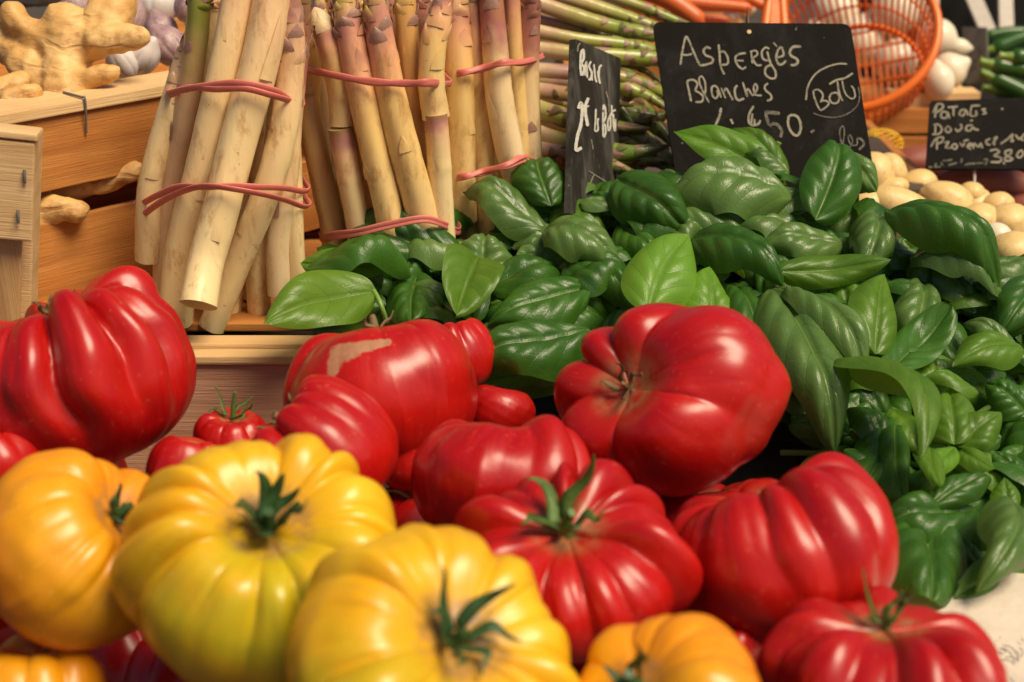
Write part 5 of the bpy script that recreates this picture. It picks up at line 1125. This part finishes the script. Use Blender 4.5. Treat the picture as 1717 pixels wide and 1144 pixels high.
for i, (x, y, d, a, b, ax, lb) in enumerate([
    (1570, 64, 1.56, 33, 32, (.9, -.5, .2), 'large white onion right of the basket, upper one'), (1592, 118, 1.52, 30, 27, (.6, .3, .3), 'bluish white onion below the small grey slate'),
    (1574, 138, 1.48, 26, 30, (-.2, .9, .2), 'cream onion touching the basket rim'), (1606, 80, 1.56, 16, 20, (1, -.1, .1), 'cut white onion neck left of the small slate'),
    (1550, 10, 1.66, 24, 30, (0, .8, .3), 'pale hairy-rooted onion at the top edge'), (1500, 20, 1.66, 40, 40, (0, .8, .3), 'white onion seen through the top of the basket'),
    (1440, 70, 1.68, 44, 40, (.4, .8, .3), 'white onion seen through the middle of the basket'), (1400, 20, 1.70, 40, 34, (0, .9, .1), 'white onion seen through the left of the basket'),
    (1370, 80, 1.70, 44, 38, (0, .9, .1), 'white onion hidden behind slate and basket'), (1500, 105, 1.62, 36, 34, (.3, .8, .1), 'white onion behind the lower basket grid'),
    (1226, 28, 1.52, 14, 10, (.3, .8, .1), 'small pale onion behind the top edge of the large slate'), (1250, 12, 1.58, 18, 14, (.3, .8, .1), 'pale onion between carrots and basket')]):
    bulb(x, y, d, a, b, ax, M['onion'], 'white_onion', lb, 'onion', OG, 0, 300 + i, .35, res=(48, 28))
# basket: lying on its side, mouth towards the camera
bk = thing('basket', P(1425, 62, 1.50), 'orange plastic openwork basket lying on its side behind the large slate', 'basket')
bc = P(1428, 58, 1.46); bax = CV(-.30, .30, .90).normalized(); bX = (R - bax * R.dot(bax)).normalized(); bY = bax.cross(bX)
R1 = 139 * K * 1.46; R2 = 112 * K * 1.46; Hh = .105
def bp(t_, r_, h_): return bc - bax * h_ + (bX * math.cos(t_) + bY * math.sin(t_)) * r_
def bl(me): return local(me, bk.location)
link('rim', bl(tube_mesh('rim', [tuple(bp(2 * math.pi * k / 72, R1, 0)) for k in range(72)], .0048, 10, caps=False, closed=True, attrs=False)), bk, M['plastic'])
link('rim', bl(tube_mesh('rim', [tuple(bp(2 * math.pi * k / 72, R1 * .985, .010)) for k in range(72)], .0022, 6, caps=False, closed=True, attrs=False)), bk, M['plastic'])
link('base_ring', bl(tube_mesh('base_ring', [tuple(bp(2 * math.pi * k / 64, R2, Hh)) for k in range(64)], .0030, 8, caps=False, closed=True, attrs=False)), bk, M['plastic'])
for j in range(64):
    t_ = 2 * math.pi * j / 64
    link('rib', bl(tube_mesh('rib', [tuple(bp(t_, R1 * (1 - s) + R2 * s, Hh * s)) for s in (0, .5, 1)], .0015, 5, caps=False, attrs=False)), bk, M['plastic'])
for j in range(1, 3):
    s = j / 3; link('hoop', bl(tube_mesh('hoop', [tuple(bp(2 * math.pi * k / 64, R1 * (1 - s) + R2 * s, Hh * s)) for k in range(64)], .0014, 5, caps=False, closed=True, attrs=False)), bk, M['plastic'])
for k in range(-6, 7):
    x = R2 * k / 6.6; y = math.sqrt(R2 ** 2 - x ** 2)
    if k % 2 == 0: link('grid_bar', bl(tube_mesh('grid_bar', spline([tuple(bc - bax * Hh + bX * -y + bY * x), tuple(bc - bax * (Hh + .004) + bX * 0 + bY * x), tuple(bc - bax * Hh + bX * y + bY * x)], 9), .0017, 5, caps=False, attrs=False)), bk, M['plastic'])
for k in range(-9, 10):
    x = R2 * k / 9.6; y = math.sqrt(R2 ** 2 - x ** 2)
    link('grid_bar', bl(tube_mesh('grid_bar', spline([tuple(bc - bax * Hh + bX * x + bY * -y), tuple(bc - bax * (Hh + .004) + bX * (x * 1.03)), tuple(bc - bax * Hh + bX * x + bY * y)], 9), .0014, 5, caps=False, attrs=False)), bk, M['plastic'])
# the second basket's fan of ribs at its left
b9 = thing('basket', P(1290, 10, 1.40), 'orange basket standing at the top edge, only its ribbed flank showing', 'basket')
for j, x in enumerate(np.linspace(1283, 1322, 7)):
    a, b = P(1262 + (x - 1262) * .9, 60, 1.40), P(1300 + (x - 1300) * .35, -40, 1.42)
    link('rib', local(tube_mesh('rib', [tuple(a), tuple(b)], .0028 if 0 < j < 6 else .0050, 8), b9.location), b9, M['plastic'])
for y_ in (58, -38):
    link('hoop', local(tube_mesh('hoop', [tuple(P(1278, y_, 1.40)), tuple(P(1300, y_ + 3, 1.395)), tuple(P(1326, y_, 1.40))], .003, 8), b9.location), b9, M['plastic'])
CG = 'orange carrots behind the green asparagus'
def taper(px0, py0, px1, py1, d, r0, r1, mat, name, label, cat, group, bend=0, n=16, dd=0.):
    a, b = P(px0, py0, d), P(px1, py1, d + dd); m = (a + b) / 2 + CV(0, bend * K * d, 0); c = spline([tuple(a), tuple(m), tuple(b)], n); s = np.linspace(0, 1, n)
    r = (r0 * (1 - s) + r1 * s) * K * d * np.clip(s / .06 + .35, 0, 1) * np.clip((1 - s) / .08 + .15, 0, 1)
    C = (a + b) / 2; me = tube_mesh(name, c, r, 14); o = link(name, local(me, C), None, mat, C); tag(o, label, cat, group); return o
taper(1060, -25, 1180, 40, 1.36, 20, 15, M['carrot'], 'carrot', 'thick orange carrot ending above the slate corner', 'carrot', CG, 8)
taper(1130, 2, 1262, 14, 1.40, 14, 9, M['carrot'], 'carrot', 'carrot pointing right towards the orange basket', 'carrot', CG, 0)
taper(1040, 6, 1150, 40, 1.42, 16, 12, M['carrot'], 'carrot', 'dark orange carrot under the thick one', 'carrot', CG, 3)
taper(1150, -12, 1250, 2, 1.44, 16, 12, M['carrot'], 'carrot', 'carrot at the top edge above the others', 'carrot', CG, 3)
taper(1165, 38, 1222, 36, 1.42, 12, 8, M['carrot'], 'carrot', 'carrot tip just over the slate edge', 'carrot', CG, 3)
taper(1200, -20, 1290, 14, 1.50, 14, 8, M['carrot'], 'carrot', 'rearmost carrot beside the basket flank', 'carrot', CG, 3)
c8 = thing('carrot_crate', (.24, 1.5, 0), 'crate under the carrots', 'crate')
board(c8, .06, .255, 1.385, 1.395, 0, .150, M['wood_orange'], 'side_panel'); board(c8, .06, .255, 1.40, 1.70, .14, .150, M['wood_orange'], 'floor_panel')
board(c8, .256, .264, 1.385, 1.70, 0, .150, M['wood_orange'], 'end_panel'); board(c8, .051, .059, 1.385, 1.70, 0, .150, M['wood_orange'], 'end_panel')

# courgettes, black crate, white slats
KG = 'green courgettes at the right'
for i, (x0, y0, x1, y1, d, r_, bend, lb) in enumerate([(1662, 84, 1790, 62, 1.62, 13, 12, 'dark courgette with a pale end, topmost'), (1660, 108, 1790, 150, 1.54, 15, 8, 'bright green courgette curving down to the right'), (1694, 96, 1800, 110, 1.50, 15, 6, 'dark courgette with a pale flower end at the right edge'),
     (1660, 128, 1790, 190, 1.60, 14, 0, 'shadowed courgette under the bright green one'), (1650, 62, 1740, 56, 1.70, 10, 5, 'thin courgette behind the small grey slate'), (1665, 150, 1800, 165, 1.62, 14, 3, 'lowest dark courgette above the sweet potato slate')]):
    o = taper(x0, y0, x1, y1, d, r_, r_, M['pepper'], 'courgette', lb, 'courgette', KG, bend)
    a, b = P(x0, y0, d), P(x1, y1, d); dr = (b - a).normalized(); e_ = a - dr * .012
    link('stalk_end', local(tube_mesh('stalk_end', spline([tuple(a + dr * .006 + CV(0, bend * .1 * K * d, 0)), tuple(a - dr * .004), tuple(e_)], 6), np.array([.72, .7, .6, .5, .5, .55]) * r_ * K * d * .9, 8), o.location), o, M['pepperl'])
lump(1705, 52, 1.74, 22, 8, M['carrot'], 'apricot', 'orange fruit half hidden behind the courgettes', 'fruit', None, 280)
c9 = thing('black_crate', (.85, 2.0, 0), 'black plastic crate in the top right corner', 'crate')
x0, x1 = P(1566, 30, 1.86).x, P(1900, 30, 1.86).x
board(c9, x0, x1, 1.86, 1.88, .0, .30, M['black'], 'side_panel'); board(c9, x0, x1, 2.2, 2.22, .0, .30, M['black'], 'side_panel')
board(c9, x0 - .02, x0 - .001, 1.86, 2.22, .0, .30, M['black'], 'end_panel'); board(c9, x0, x1, 1.881, 2.199, .0, .02, M['black'], 'floor_panel')
board(c9, P(1655, 110, 1.66).x, P(1900, 110, 1.66).x, 1.48, 1.80, .0, .055, M['black'], 'tray')
for (a, b, w2, lb) in (((1622, -30), (1664, 66), 13, 'whitewashed slat leaning against the black crate, left'), ((1686, -30), (1689, 62), 12, 'whitewashed slat leaning against the black crate, right')):
    p, q = P(*a, 1.80), P(*b, 1.76); e = (q - p).normalized(); s_ = e.cross(F).normalized(); C = (p + q) / 2
    V = []
    for s2 in (-1, 1):
        for s3 in (0, 1):
            for pt in (p, q): V.append(pt + s_ * s2 * w2 * K * 1.78 + F * s3 * .006 - C)
    o = link('wooden_slat', mesh('wooden_slat', V, [(0, 1, 5, 4), (2, 6, 7, 3), (0, 2, 3, 1), (4, 5, 7, 6), (0, 4, 6, 2), (1, 3, 7, 5)], False), None, M['whitewood'], C); tag(o, lb, 'slat', 'whitewashed slats')

# printed paper at the bottom right
V = []; nu, nv = 40, 50; rnp = random.Random(2)
for j in range(nv):
    for i in range(nu):
        x = .18 + .40 * i / (nu - 1); y = .36 + .245 * j / (nv - 1)
        z = .050 + .010 * mnoise.noise(Vector((x * 9, y * 9, 0))) + .004 * mnoise.noise(Vector((x * 30, y * 30, 1)))
        V.append((x, y, max(.002, z)))
o = link('printed_paper', mesh('printed_paper', V, gridfaces(nu, nv)), None, M['paper']); tag(o, 'crumpled off-white paper printed with small curls at the bottom right', 'paper')
Vp = V
def paper_z(x, y): return max(.002, .050 + .010 * mnoise.noise(Vector((x * 9, y * 9, 0))) + .004 * mnoise.noise(Vector((x * 30, y * 30, 1))))
J_ = (1560, 920, 5.108)
V, Fs = [], []
for wpx, pts in ((9, [(620, 830), (680, 840), (730, 890), (750, 965)]), (12, [(605, 858), (640, 870), (640, 890)]), (9, [(640, 930), (700, 930), (748, 965)]), (8, [(780, 770), (800, 800)]), (6, [(590, 760), (610, 765)]), (9, [(690, 1100), (700, 1140), (730, 1160)]), (9, [(760, 850), (790, 880), (780, 930)])):
    q = spline([(J_[0] + x / J_[2], J_[1] + y / J_[2]) for x, y in pts], 20); tt = np.gradient(q, axis=0); tt /= np.linalg.norm(tt, axis=1)[:, None]; nn = np.stack([-tt[:, 1], tt[:, 0]], 1); b0 = len(V)
    for k in range(len(q)):
        for sgn in (-1, 1):
            e = q[k] + nn[k] * wpx / J_[2] / 2 * sgn; z = .06
            for _ in range(12): w3 = PZ(e[0], e[1], z); z = paper_z(w3.x, w3.y) + .0022
            V.append(PZ(e[0], e[1], z))
    for k in range(len(q) - 1): Fs.append((b0 + 2 * k, b0 + 2 * k + 1, b0 + 2 * k + 3, b0 + 2 * k + 2))
link('printed_marks', mesh('printed_marks', V, Fs, False), o, M['ink'])
